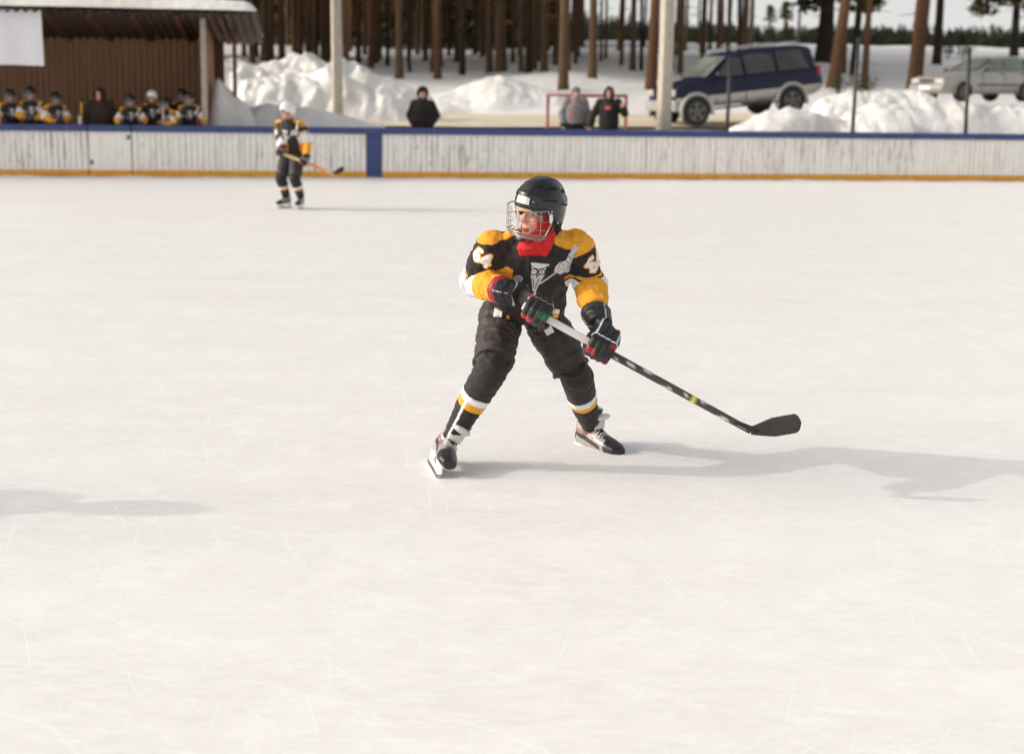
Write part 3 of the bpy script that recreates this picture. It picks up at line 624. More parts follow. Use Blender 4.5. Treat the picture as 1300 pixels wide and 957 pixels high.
def make_skate(J, S, root, vox, s, detail=True):
    k = s / 1.5 * J.get('skate', 1.0); an = J['an' + S]; f = J['foot' + S].normalized(); u = J['fup' + S]; u = (u - f * u.dot(f)).normalized(); x = f.cross(u)   # x: wearer's right
    org = an - u * (.150 * k)                                   # blade contact under the ankle
    T = lambda a, b, c: org + f * (a * k) + x * (b * k) + u * (c * k)
    r = thing('skate', None, None); r.parent = root
    pr = [loft([(T(-.075, 0, .098), x, u, .026 * k, .030 * k), (T(-.055, 0, .100), x, u, .038 * k, .038 * k), (T(0, 0, .100), x, u, .036 * k, .042 * k), (T(.06, 0, .096), x, u, .041 * k, .040 * k), (T(.12, 0, .088), x, u, .044 * k, .033 * k), (T(.160, 0, .082), x, u, .038 * k, .026 * k), (T(.182, 0, .080), x, u, .020 * k, .018 * k)], 22),
          loft([(T(-.028, 0, .10), x, f, .040 * k, .052 * k), (T(-.024, 0, .15), x, f, .042 * k, .052 * k), (T(-.012, 0, .20), x, f, .047 * k, .054 * k), (T(-.004, 0, .228), x, f, .049 * k, .054 * k)], 22),
          loft([(T(.02, 0, .15), x, f, .028 * k, .040 * k), (T(.045, 0, .11), x, f, .03 * k, .05 * k)], 16)]
    me = blob(pr, vox, 3); P = co_of(me); D = P - npv(org); lf = D @ npv(f) / k; lx = D @ npv(x) / k; lu = D @ npv(u) / k
    c = np.tile(npv((.36, .35, .335)), (len(P), 1)); c[lf > .108] = (.014, .014, .015); c[(lf > .0) & (np.abs(lx) < .022) & (lu > .10)] = (.02, .02, .02)
    c[(lf < -.055) & (lu < .17)] = (.03, .03, .03); zz = lu - (.105 + .25 * (-lf)); c[(np.abs(zz) < .011) & (lf < .09) & (np.abs(lx) > .02)] = (.03, .03, .032); c[(np.abs(zz - .02) < .0035) & (lf < .05) & (np.abs(lx) > .02)] = (.34, .03, .03)
    c[lu < .066] = (.02, .02, .02); c[(lu > .20) & (lf < .0)] = (.04, .04, .04); set_col(me, c); link('boot', me, M_boot, r)
    hp = [loft([(T(-.085, 0, .030), x, f, .006 * k, .012 * k), (T(-.080, 0, .034), x, f, .009 * k, .03 * k), (T(-.05, 0, .068), x, f, .03 * k, .04 * k)], 14), loft([(T(.10, 0, .034), x, f, .009 * k, .035 * k), (T(.105, 0, .064), x, f, .033 * k, .05 * k)], 14),
          loft([(T(-.105, 0, .030), x, u, .005 * k, .008 * k), (T(-.08, 0, .030), x, u, .009 * k, .013 * k), (T(.02, 0, .028), x, u, .008 * k, .010 * k), (T(.14, 0, .030), x, u, .009 * k, .013 * k), (T(.172, 0, .036), x, u, .005 * k, .008 * k)], 12)]
    link('blade_holder', blob(hp, vox, 2), M_wplas, r)
    bp = [(-.110, .020), (-.095, .006), (-.06, .0005), (.03, -.001), (.13, .001), (.165, .010), (.178, .026)]; vs = []; fs = []
    for b in (-.0022, .0022):
        for (q, h) in bp: vs.append(T(q, b, h))
        for (q, h) in reversed(bp): vs.append(T(q, b, max(h, .024)))
    n = 14; fs = [tuple(range(n)), tuple(reversed(range(n, 2 * n)))] + [(i, i + n, (i + 1) % n + n, (i + 1) % n) for i in range(n)]
    link('blade', mk(vs, fs), M_blade, r, False)
    if detail:
        tp = [ell(T(.044, 0, .172), (.034 * k, .011 * k, .036 * k), (x, f, u)), ell(T(.064, 0, .205), (.040 * k, .026 * k, .014 * k), (x, (f + u * .25).normalized(), (u - f * .25).normalized()))]
        link('tongue', blob(tp, vox * .8, 2), plain('tongue_felt', (.66, .64, .61), .9), r)
        lp = []
        for i in range(7):
            q = .035 + i * .0115; h = .158 - i * .0075 + (.03 if i < 2 else 0) * (2 - i) / 2
            lp.append(tube([T(q, -.030, h - .014), T(q + .004, -.012, h - .001), T(q, .012, h + .001), T(q + .004, .030, h - .013)], .0028 * k, 6))
        link('laces', prim_mesh(lp), M_lace, r)
    return r

def make_helmet(J, root, s, shell, cage=2, shell_marks=False):
    hx, hy, hz = J['H']; hc = J['head']; k = J.get('hs', 1.0); T = lambda x, y, z: hc + hx * (x * k) + hy * (y * k) + hz * (z * k)
    r = thing('helmet', None, None); r.parent = root; nt, npz = 72, 22; vs = []; fs = []
    def rim(t):   # t=0 front
        c = math.cos(t); return .038 * max(0, c) ** .7 if c > 0 else -.050 * min(1, -c * 1.5)
    def sp(t, q, o=0.0):
        zr = rim(t) - (.022 if abs(math.sin(t)) > .75 else .022 * (abs(math.sin(t)) / .75) ** 3); zc, az, axx, ay = .038, .114, .105, .130
        z = zr + (zc + az - zr) * math.sin(q * math.pi / 2) ** 1.0; e = max(0.0, 1 - ((z - zc) / az) ** 2) if z > zc else 1 - .35 * ((z - zc) / .12) ** 2
        rr = e ** .46; x = axx * math.sin(t) * rr; y = -.010 + ay * math.cos(t) * rr
        rid = .0045 if abs(x) < .034 and z > zc - .005 else 0.0                         # raised centre panel
        rid += .004 * (1 if .30 < q < .40 else 0) + (.004 if abs(x) > .072 and -.06 < y < .05 and z > .03 else 0)
        n = V((x / axx, y / ay, max(0, (z - zc)) / az)); n = n.normalized() if n.length > 0 else V((0, 0, 1)); return T(x + n.x * (rid + o), y + n.y * (rid + o), z + n.z * (rid + o))
    for i in range(npz):
        for j in range(nt): vs.append(sp(2 * math.pi * j / nt, i / (npz - 1) * .985))
    for i in range(npz - 1):
        for j in range(nt): a, b = i * nt + j, i * nt + (j + 1) % nt; fs.append((a, b, b + nt, a + nt))
    fs.append(tuple((npz - 1) * nt + j for j in range(nt))); me = mk(vs, fs)
    o = bpy.data.objects.new('t', me); COL.objects.link(o); md = o.modifiers.new('s', 'SOLIDIFY'); md.thickness = .009; md.offset = -1 if True else 0; m2 = o.modifiers.new('b', 'BEVEL'); m2.width = .0025; m2.segments = 2; m2.angle_limit = math.radians(40)
    link('shell', bake(o), shell, r)
    # brow padding, ear guards and chin straps
    link('liner', blob([tube([T(.098 * math.sin(t) * .93, -.010 + .124 * math.cos(t) * .93, rim(t) - .012) for t in np.linspace(-1.5, 1.5, 18)], .011, 8)], .006, 1), M_foam if s > 1.45 and cage > 1 else M_dark, r)
    for sx in (-1, 1):
        g = blob([loft([(T(sx * .094, .035, .012), hy, hz, .020 * k, .020 * k), (T(sx * .100, .0, -.012), hy, hz, .034 * k, .044 * k), (T(sx * .090, .0, -.014), hy, hz, .030 * k, .040 * k)], 16)], .006, 2); link('ear_guard', g, M_dark if shell is M_hel else shell, r)
    if cage:
        c = thing('cage', None, None); 
        zs = (.030, -.008, -.046, -.072, -.086, -.098) if cage > 1 else (.02, -.03, -.08, -.11); wr = []; R_ = .0016 if cage > 1 else .004
        def cp(t, z):
            f = 1 - .9 * max(0, (-z - .060) / .085) ** 1.7; f = max(f, .55); xx = (.110) * math.sin(t) * (f * .5 + .5); yy = .028 + (.114 * f) * math.cos(t) ** .8 if math.cos(t) > 0 else .028
            return T(xx, yy + .010, z - .012 * (abs(math.sin(t)) ** 4) * (1 if z < 0 else 0))
        for i, z in enumerate(zs):
            tm = 1.50 if z > -.09 else 1.25; wr.append(tube([cp(t, z) for t in np.linspace(-tm, tm, 22)], R_ * (1.8 if i in (0, len(zs) - 1, len(zs) - 2, len(zs) - 3) else 1), 6))
        for t in ((-1.2, -.72, -.26, .22, .72, 1.2) if cage > 1 else (-.9, -.3, .3, .9)): wr.append(tube([cp(t, z) for z in np.linspace(.030, -.098, 12)], R_, 6))
        for sx in (-1, 1): wr.append(tube([cp(sx * 1.5, .03), T(sx * .112, .030, -.03), T(sx * .098, .040, -.075), cp(sx * 1.25, -.098)], R_ * 1.5, 6))
        me = prim_mesh(wr); bpy.data.objects.remove(c); c = link('cage', me, M_steel, r)
        for sx in (-1, 1): link('cage_clip', blob([loft([(T(sx * .111, .036, -.006), hy, hz, .011 * k, .026 * k), (T(sx * .118, .036, -.006), hy, hz, .010 * k, .024 * k)], 12)], .004, 1), M_wplas, r)
        if cage > 1:
            link('chin_cup', blob([ell(T(0, .112, -.112), (.034, .016, .014), J['H'])], .005, 1), M_dark, r)
            link('chin_strap', prim_mesh([tube([T(sx * .104, -.01, -.03), T(sx * .085, .02, -.085), T(sx * .03, .09, -.125)], .004, 6) for sx in (-1, 1)]), M_dark, r)
    if shell_marks:
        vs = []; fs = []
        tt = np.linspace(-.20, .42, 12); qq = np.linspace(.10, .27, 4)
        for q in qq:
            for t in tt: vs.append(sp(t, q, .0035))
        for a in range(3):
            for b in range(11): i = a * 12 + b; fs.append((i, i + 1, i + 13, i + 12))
        def patch(nm, t0, t1, q0, q1, o_, mat):
            a_, b_ = [], []
            for q in np.linspace(q0, q1, 5):
                for t in np.linspace(t0, t1, 9): a_.append(sp(t, q, o_))
            for a in range(4):
                for b in range(8): i = a * 9 + b; b_.append((i, i + 1, i + 10, i + 9))
            link(nm, mk(a_, b_), mat, r)
        M_v = plain('vent_shadow', (.003,) * 3, .9)
        for sx in (-1, 1):
            for t0, t1, q0, q1 in ((.62, .95, .60, .66), (1.25, 1.65, .56, .61), (1.95, 2.3, .50, .56), (.95, 1.5, .30, .33), (1.75, 2.4, .28, .31)): patch('vent', sx * t0, sx * t1, q0, q1, .0022, M_v)
            patch('screw', sx * 1.28, sx * 1.36, .10, .135, .003, M_steel); patch('screw', sx * .55, sx * .62, .20, .235, .003, M_steel)
        link('front_patch', mk(vs, fs), plain('patch_white', (.72, .70, .68), .35), r)  # plain white patch low on the front of the shell
    return r

def make_hood(J, root, body, k=1.0):                              # fleece balaclava over the head with an oval face opening
    hx, hy, hz = J['H']; me = body.data; P = co_of(me); N = no_of(me); q = face_local(P, J['head'], hx, hy, hz, J.get('hs', 1.0))
    keep = (q[:, 2] > -.16) & (q[:, 2] < .14) & (np.linalg.norm(q[:, :2], axis=1) < .13)
    openf = (q[:, 1] > .02) & ((q[:, 0] / .055) ** 2 + ((q[:, 2] + .028) / .064) ** 2 < 1); keep &= ~openf
    mp = -np.ones(len(P), int); mp[keep] = np.arange(keep.sum()); fs = [[mp[i] for i in p.vertices] for p in me.polygons if all(keep[i] for i in p.vertices)]
    m2 = mk((P + N * .006)[keep], fs); o = bpy.data.objects.new('t', m2); COL.objects.link(o); md = o.modifiers.new('s', 'SOLIDIFY'); md.thickness = .006; md.offset = -1
    return link('balaclava', bake(o), M_red, root)

def make_player(label, J, loc, s, vox, rz=0.0, full=False, shell=None, cage=2, group=None, legs=True, decals=2, red=False):
    root = thing('person', label, 'person', loc, rz, group); J['frame'] = torso_frame(J)
    b = make_body(J, root, vox * (.75 if full else 1), s)
    make_jersey(J, root, vox, s, decals); make_pants(J, root, vox * 1.1, s, full)
    for S in 'LR':
        make_sock(J, S, root, vox, s); make_glove(J, S, root, vox * (.8 if full else .75), s); 
        if legs: make_skate(J, S, root, vox * .8, s, full)
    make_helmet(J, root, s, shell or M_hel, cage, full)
    if red:
        make_hood(J, root, b)
        nk = J['neck']; ex, ey = J['frame']; h = J['head']; hx, hy, hz = J['H']; ng = blob([loft([(nk - V((0, 0, .075)) + ey * .085 - ex * .046, ex, (ey * .6 + V((0, 0, .4))).normalized(), .060, .040), (nk - V((0, 0, .035)) + ey * .085 - ex * .042, ex, ey, .078, .060), (nk.lerp(h, .25) + ey * .05 + hy * .012, ex, ey, .070, .066), (nk.lerp(h, .60) + hy * .030 + ey * .01, hx, hy, .064, .070), (nk.lerp(h, .8) + hy * .02, hx, hy, .06, .07)], 26)], .004, 3); wrinkle(ng, .006, 17, 4, (1, 1, .5))
        link('neck_warmer', ng, M_red, root)
        cl = blob([loft([(nk - V((0, 0, .02)) - ey * .02, ex, ey, .098, .088), (nk + V((0, 0, .035)) - ey * .022 + ex * .006, ex, ey, .088, .074), (nk + V((0, 0, .065)) - ey * .045 + ex * .01, ex, ey, .074, .058)], 26)], .0045, 3); wrinkle(cl, .006, 12, 6)
        set_col(cl, np.tile(npv(BLACK) * .8, (len(cl.vertices), 1))); link('collar', cl, M_cloth, root)
    return root

def make_stick(name, label, top, heel, toe, up, cols, group=None, blade_h=.07, thick=1.0):
    top, heel, toe = V(top), V(heel), V(toe); r = thing(name, label, 'hockey stick', (top + heel) / 2, 0, group); o = r.location.copy(); ax = (heel - top).normalized(); x, y, _ = basis(ax, up); L = (heel - top).length
    m, nt, b, N, LK = nodes('stick_shaft_paint'); a = N('ShaderNodeAttribute'); a.attribute_name = 'Col'; LK(a.outputs['Color'], b.inputs['Base Color']); b.inputs['Roughness'].default_value = .35
    secs = []; n = 60
    for i in range(n + 1): t = i / n; secs.append((top + ax * (L * t) - o, x, y, .0115 * thick * (1 - .1 * t), .0185 * thick * (1 - .2 * t)))
    me = prim_mesh([loft(secs, 16, .45)]); P = co_of(me); D = P - npv(top - o); t = D @ npv(ax) / L; lx = D @ npv(x); ly = D @ npv(y); set_col(me, cols(t, lx, ly)); link('shaft', me, m, r)
    bd = (toe - heel); bl = bd.length; bd.normalize(); bu = (up - bd * up.dot(bd)).normalized(); bn = bd.cross(bu); secs = []
    for i in range(25):
        t = i / 24; h = blade_h * (.40 + .60 * min(1, (t / .45)) ** .9) * (1 if t < .86 else math.sqrt(max(.02, 1 - ((t - .86) / .142) ** 2))); cv = .022 * (t - .3) ** 2 * 1.4
        secs.append((heel + bd * (bl * t) + bn * cv + bu * (.010 * t) - o, bn, bu, .0055 * thick, h / 2))
    me = blob([loft(secs, 18, .7), capsule(top + ax * (L * .93) - o, heel + bd * .02 - o, .012 * thick, .013 * thick)], .004 if thick == 1 else .006, 2); wrinkle(me, .0008, 60)
    link('blade', me, plain('taped_blade', (.020, .016, .015), .8, var=.5, scale=60, bmp=.3), r); return r

# ---- the skater in the middle
P0 = V((0.05, 6.72, 0)); W = lambda px, py, Y: at(px, py, Y) - P0
J = dict(hipR=W(636, 404, 6.76), hipL=W(690, 404, 6.80), knR=W(625, 466, 6.47), knL=W(729, 474, 6.70), anR=W(573, 556, 6.58), anL=W(751, 541, 7.02),
         pelvis=W(667, 392, 6.78), chest=W(675, 340, 6.60), neck=W(688, 303, 6.53), head=W(684, 268, 6.44), shR=W(625, 316, 6.52), shL=W(731, 315, 6.58),
         elR=W(605, 356, 6.60), elL=W(750, 361, 6.60), wrR=W(643, 371, 6.38), wrL=W(757, 401, 6.38),
         front=V((.02, -1, 0)), left=V((1, .06, -.02)), look=V((-.72, -.70, -.10)), hup=V((.10, -.10, 1)), hs=1.0)
sA, sB = at(664, 388, 6.26), at(953, 547, 6.12); sx = (sB - sA).normalized()
def on_stick(px): 
    t = (px - 664) / (953 - 664); return sA.lerp(sB, t) - P0
J['gripR'] = on_stick(681); J['gaxR'] = sx; J['gripL'] = on_stick(763); J['gaxL'] = -sx
J['footR'] = V((.20, -.98, 0)); J['fupR'] = V((.70, .0, 1)); J['footL'] = V((.66, -.75, -.04)); J['fupL'] = V((-.10, .05, 1)); J['skate'] = 1.2; J['gsc'] = 1.12; J['sockline'] = 38
J['numR'] = V((-.30, -1, .1)); J['numL'] = V((.95, -.7, .1)); J['numt'] = .42; J['slvR'] = .86; J['slvL'] = 1.0; J['chevR'] = (.66, .70, .74, 1.08); J['cufR'] = 1.25; J['cufL'] = .55; J['numtR'] = .12; J['numtL'] = .46
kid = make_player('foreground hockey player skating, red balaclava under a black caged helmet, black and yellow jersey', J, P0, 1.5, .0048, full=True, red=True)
def cols_main(t, lx, ly):
    c = np.tile(npv((.060, .047, .042)), (len(t), 1)); wh = (t < .36); c[wh & (np.abs(lx) > .0080)] = (.80, .77, .72)
    tw = np.abs(((t - .36) * 4.2 % 1) - (.5 + ly * 26)) < .055; c[(t > .40) & tw] = (.70, .68, .66); c[(t > .74) & (t < .765)] = (.70, .62, .05); return c
make_stick('hockey_stick', 'white and dark grey hockey stick held by the foreground skater with red balaclava', sA, sB, at(1018, 539, 6.06), V((.05, .25, 1)), cols_main, blade_h=.088)
# ---- the small player at the far boards, a player just outside the left edge (seen by the shadow on the ice)
def turn(yaw):
    c, s_ = math.cos(yaw), math.sin(yaw); return lambda x, y, z: V((x * c - y * s_, x * s_ + y * c, z))
def stand(h=1.5, arms='stick', look=(0, -1, 0), yaw=0.0, bend=0.06, stance=.11):
    T0 = turn(yaw); k = h / 1.5; T = lambda x, y, z: T0(x * k, y * k, z * k); J = {}
    for S, sg in (('L', 1), ('R', -1)):
        J['hip' + S] = T(sg * .085, 0, .74); J['kn' + S] = T(sg * (stance + .01), -bend * 1.6, .43); J['an' + S] = T(sg * (stance + .02), bend * .2, .150); J['sh' + S] = T(sg * .165, -bend * .8, 1.135)
        J['foot' + S] = T0(sg * .25, -1, 0); J['fup' + S] = V((0, 0, 1))
    J.update(pelvis=T(0, .01, .78), chest=T(0, -bend * .6, 1.02), neck=T(0, -bend, 1.20), head=T(0, -bend * 1.5, 1.335), front=T0(0, -1, 0), left=T0(1, 0, 0), hup=V((0, 0, 1)), hs=min(1.0, k * 1.0))
    J['look'] = T0(*look)
    if arms == 'stick':
        J.update(elR=T(-.255, .02, .93), wrR=T(-.20, -.17, .80), elL=T(.26, .0, .92), wrL=T(.18, -.13, .72), gripR=T(-.20, -.26, .78), gripL=T(.12, -.22, .66))
    elif arms == 'fold':
        J.update(elR=T(-.27, -.12, .93), wrR=T(-.10, -.30, .86), elL=T(.27, -.12, .93), wrL=T(.12, -.31, .855), gripR=T(-.02, -.345, .85), gripL=T(.05, -.36, .845))
    elif arms == 'lean':
        J.update(elR=T(-.30, -.10, .92), wrR=T(-.24, -.33, .85), elL=T(.30, -.10, .92), wrL=T(.25, -.33, .85), gripR=T(-.20, -.41, .84), gripL=T(.22, -.41, .84))
    elif arms == 'down':
        J.update(elR=T(-.25, .04, .91), wrR=T(-.24, -.04, .70), elL=T(.25, .04, .91), wrL=T(.24, -.05, .70), gripR=T(-.24, -.08, .62), gripL=T(.24, -.09, .62))
    if arms not in ('stick', 'fold', 'lean', 'down'): J.update(elR=T(-.25, .04, .91), wrR=T(-.24, -.04, .70), elL=T(.25, .04, .91), wrL=T(.24, -.05, .70), gripR=T(-.24, -.08, .62), gripL=T(.24, -.09, .62))
    ax = (J['gripL'] - J['gripR']).normalized(); J['gaxR'] = ax; J['gaxL'] = -ax; return J
FP = gnd(372, 265); fj = stand(1.64, 'stick', look=(-.25, -1, -.1), yaw=-.42, stance=.10, bend=.07)
s0, s1 = at(352, 192.5, FP.y - .28), at(424, 221, FP.y - .42); fx = (s1 - s0).normalized()
fj['gripR'] = s0 + fx * .05 - FP; fj['gripL'] = at(386, 206, FP.y - .34) - FP; fj['wrR'] = fj['gripR'] + V((.02, .09, .05)); fj['wrL'] = fj['gripL'] + V((.02, .09, .06)); fj['gaxR'] = fx; fj['gaxL'] = -fx
fj['elR'] = fj['shR'].lerp(fj['wrR'], .5) + V((-.03, .08, -.02)); fj['elL'] = fj['shL'].lerp(fj['wrL'], .5) + V((.06, .06, 0)); fj['slk'] = .84; fj['chevR'] = (.9, .95, 1.2, 1.7); fj['chevL'] = (.36, .40, .46, .98); fj['band'] = .38
make_player('small hockey player in white helmet standing on the ice by the far boards', fj, FP, 1.64, .010, shell=M_helw, cage=0, decals=1)
def cols_far(t, lx, ly):
    c = np.tile(npv((.62, .45, .24)), (len(t), 1)); c[t > .52] = (.66, .20, .10); c[t > .86] = (.6, .42, .28); return c
make_stick('hockey_stick', 'pale wooden and orange stick with dark blade held by the white helmeted player', s0, s1, at(437, 214, FP.y - .40), V((0, .1, 1)), cols_far, blade_h=.075, thick=1.35)

# shadow caster beyond the left edge
tip = gnd(236, 635); op = V((tip.x, tip.y, 0)) - V((hd.x, hd.y, 0)) * (1.50 / math.tan(ELEV)); oj = stand(1.5, 'stick', yaw=.9, stance=.16, bend=.12)
make_player('black helmeted hockey player standing on the ice beyond the left edge', oj, op, 1.5, .012, cage=0, decals=0)

# ---- players on the bench behind the boards
PLAT = .30
def bench(px, v, h, label, arms, yaw=0.0, look=(0, -1, -.1), shell=None, cage=1, plat=PLAT, group=None):
    p = bpt(board_t(px, v), v, plat); j = stand(h, arms, look=look, yaw=yaw + math.atan2(BD.y, BD.x), bend=.10); j['chev'] = (.50, .53, .56, .85)
    return make_player(label, j, p, h, .0135, shell=shell, cage=cage, legs=True, decals=1)
bench(15, .45, 1.44, 'bench player at far left, arms down, turned to the right', 'lean', yaw=.35)
bench(44, .47, 1.50, 'second bench player from the left, tallest of the left three, folded arms', 'fold')
bench(71, .42, 1.40, 'third bench player from the left, leaning a yellow sleeve on the boards', 'fold', yaw=.5, look=(-.3, -1, -.2))
bench(168, .45, 1.37, 'bench player just right of the hooded adult, arms spread on the boards', 'lean', yaw=.1)
bench(198, .62, 1.46, 'bench player in a white helmet under the shelter', 'down', shell=M_helw, cage=0, yaw=-.2)
bench(220, .48, 1.30, 'shortest bench player, between the white helmet and the end wall', 'fold', yaw=-.9, look=(-.2, -1, 0))
bench(243, .42, 1.43, 'bench player facing forward at the right end of the shelter', 'lean')
bench(234, .95, 1.50, 'bench player standing behind the one at the right end', 'down', plat=.30)

# ---- adults
def adult(label, p, h, yaw, coat, kind, vox=.013, arms='down', trousers=(.02, .02, .024), look=(0, -1, 0), trim=None):
    J = stand(h, arms, look=look, yaw=yaw, bend=.02, stance=.08); k = h / 1.5; J['hs'] = 1.04; J['neck'].z -= .02
    J['head'] = J['neck'] + V((0, 0, .14)) + J['front'] * .03; T0 = turn(yaw)
    if arms == 'pocket':
        for S, sg in (('L', 1), ('R', -1)): J['el' + S] = T0(sg * .245 * k, .03 * k, .90 * k); J['wr' + S] = T0(sg * .160 * k, -.10 * k, .74 * k); J['sh' + S] = T0(sg * .150 * k, -.01 * k, 1.10 * k)
    if arms == 'wave':
        J['elR'] = T0(-.29 * k, -.02, .91 * k); J['wrR'] = T0(-.33 * k, -.08, .70 * k); J['elL'] = T0(.30 * k, .03, .94 * k); J['wrL'] = T0(.28 * k, -.16, 1.05 * k)
    root = thing('person', label, 'person', p, 0); J['frame'] = torso_frame(J)
    for S in 'LR': J['hand' + S] = J['wr' + S] + (J['wr' + S] - J['el' + S]).normalized() * .14
    if arms == 'pocket': J['handL'] = J['handR'] = None
    make_body(J, root, .0085, h, (.03, .02, .015)); ex, ey = J['frame']; pel, che, nek = J['pelvis'], J['chest'], J['neck']; up = V((0, 0, 1))
    wd = 1.05 if arms == 'pocket' else 1.0
    pr = [loft([(pel - up * .12 * k, ex, ey, .175 * k, .155 * k), (pel, ex, ey, .192 * k * wd, .155 * k * wd), (pel.lerp(che, .5), ex, ey, .188 * k * wd, .148 * k * wd), (che, ex, ey, .190 * k * wd, .148 * k), (che.lerp(nek, .6), ex, ey, .165 * k, .12 * k), (nek, ex, ey, .095 * k, .09 * k), (nek + up * .05 * k, ex, ey, .082 * k, .082 * k)], 24)]
    for S in 'LR':
        sh, el, wr = J['sh' + S], J['el' + S], J['wr' + S]; pr += [ell(sh, (.085 * k,) * 3), capsule(nek - up * .04 * k, sh, .07 * k, .075 * k), capsule(sh, el, .080 * k, .072 * k), capsule(el, wr, .072 * k, .058 * k)]
    me = blob(pr, vox, 3); wrinkle(me, .011, 7, 2, (1, 1, 2.2)); P = co_of(me); c = np.tile(npv(coat), (len(P), 1)); D = P - npv(che); z = D[:, 2] / k; lat = D @ npv(ex) / k; fr = D @ npv(ey)
    if trim is not None:
        c[(np.abs(z - .10 + .25 * np.abs(np.abs(lat) - .09)) < .014) & (np.abs(lat) > .04) & (np.abs(lat) < .16) & (fr > 0)] = trim; c[(np.abs(np.abs(lat) - .105) < .012) & (z < -.02) & (z > -.26) & (fr > 0)] = trim; c[(z < -.30)] = (.02, .02, .022)
    if kind == 'badge': c[(np.abs(lat) < .055) & (np.abs(z - .02) < .035) & (fr > 0)] = (.45, .10, .09)
    set_col(me, c); link('winter_jacket', me, M_cloth, root)
    pr = [ell(pel - up * .05, (.165 * k, .14 * k, .12 * k))]
    for S in 'LR': pr += [capsule(J['hip' + S], J['kn' + S], .10 * k, .08 * k), capsule(J['kn' + S], J['an' + S] - up * .02, .08 * k, .07 * k)]
    me = blob(pr, vox, 3); wrinkle(me, .008, 8, 5, (1, 1, 2)); set_col(me, np.tile(npv(trousers), (len(me.vertices), 1))); link('trousers', me, M_cloth, root)
    for S in 'LR':
        a = J['an' + S]; f = J['foot' + S].normalized(); me = blob([capsule(a, a - up * .08 * k, .06 * k, .062 * k), capsule(a - up * .095 * k - f * .03, a - up * .105 * k + f * .15 * k, .055 * k, .045 * k)], vox * .8, 2); set_col(me, np.tile(npv((.015, .013, .012)), (len(me.vertices), 1))); link('boot', me, M_boot, root)
    hx, hy, hz = J['H']; hc = J['head']
    if kind == 'furhat':
        hat = [ell(hc + hz * .075 - hy * .012, (.105, .118, .070), J['H']), capsule(hc + hz * .062 + hy * .085 - hx * .06, hc + hz * .062 + hy * .085 + hx * .06, .036, .036)] + [capsule(hc + hx * sg * .098 + hz * .03, hc + hx * sg * .095 - hz * .055 + hy * .015, .032, .024) for sg in (-1, 1)]
        me = blob(hat, .008, 2); wrinkle(me, .006, 40, 1); set_col(me, np.tile(npv((.016, .011, .009)), (len(me.vertices), 1))); link('fur_hat', me, M_cloth, root)
    elif kind == 'cap':
        me = blob([ell(hc + hz * .055 - hy * .01, (.092, .112, .075), J['H']), tube([hc + hz * .028 + hx * (.088 * math.sin(t)) + hy * (.108 * math.cos(t) - .01) for t in np.linspace(0, 6.28, 20)], .016, 8)], .008, 2); set_col(me, np.tile(npv((.14, .14, .15)), (len(me.vertices), 1))); link('knitted_hat', me, M_cloth, root)
    else:
        me = blob([ell(hc + hz * .012 - hy * .035, (.112, .112, .145), J['H']), loft([(hc - hz * .16 - hy * .03, hx, hy, .12, .11), (hc - hz * .08 - hy * .04, hx, hy, .105, .10), (hc, hx, hy, .10, .09)], 18)] + [tube([hc + hy * .068 + hx * (.092 * math.sin(t)) + hz * (.118 * math.cos(t) - .01) for t in np.linspace(0, 6.28, 22)], .022, 8)], .009, 2)
        P = co_of(me); q = face_local(P, hc, hx, hy, hz, 1.0); keep = ~((q[:, 1] > .03) & ((q[:, 0] / .078) ** 2 + ((q[:, 2] + .01) / .100) ** 2 < 1))
        mp = -np.ones(len(P), int); mp[keep] = np.arange(keep.sum()); fs = [[mp[i] for i in p.vertices] for p in me.polygons if all(keep[i] for i in p.vertices)]
        me = mk(P[keep], fs); wrinkle(me, .005, 14, 3); set_col(me, np.tile(npv(coat) * .85, (len(me.vertices), 1))); link('hood', me, M_cloth, root)
    return root
def adult_px(label, px, pytop, Y, h, **k):
    t = at(px, pytop, Y); return adult(label, V((t.x, t.y, t.z - h - .06)), h, **k)
adult_px('hooded adult in a dark coat standing behind the white gate', 126, 103, 29.3, 1.72, yaw=.3, coat=(.035, .020, .013), kind='hood', arms='down', look=(-.7, -1, -.1))
adult_px('man in a black padded jacket and fur hat standing alone behind the boards', 537, 101, 30.4, 1.72, yaw=-.05, coat=(.020, .014, .012), kind='furhat', arms='pocket')
adult_px('person in a grey jacket with red trim and grey knitted hat', 731, 101, 31.3, 1.70, yaw=.15, coat=(.24, .23, .24), kind='cap', arms='down', trim=(.55, .06, .04))
adult_px('person in a black hooded coat with one arm raised, beside the grey jacket', 774, 102, 31.0, 1.72, yaw=-.2, coat=(.016, .014, .015), kind='badge', arms='wave')

# sticks and a bottle at the bench
def cols_b(c0, c1): 
    def f(t, lx, ly):
        c = np.tile(npv(c0), (len(t), 1)); c[t > .6] = c1; return c
    return f
for px, v, c0, c1, lab, ln in ((103, .25, (.66, .33, .03), (.05, .04, .035), 'yellow taped stick leaning on the boards left of the hooded adult', .02), (206.5, .28, (.62, .52, .40), (.30, .32, .5), 'pale stick leaning on the boards beside the white helmeted bench player', .015), (5, .30, (.66, .6, .52), (.05, .04, .04), 'pale stick leaning on the boards at the far left of the bench', -.01)):
    t = board_t(px, v); a, b = bpt(t + ln * 3, v - .1, 1.48 if px == 103 else 1.42), bpt(t, v + .10, .345); make_stick('hockey_stick', lab, a, b, b + BD * .24 + V((0, 0, .03)), V((0, .1, 1)), cols_b(c0, c1), thick=1.5)
r = thing('water_bottle', 'grey drink bottle standing on the blue rail left of the gate', 'bottle', bpt(board_t(103), .03, 1.052))
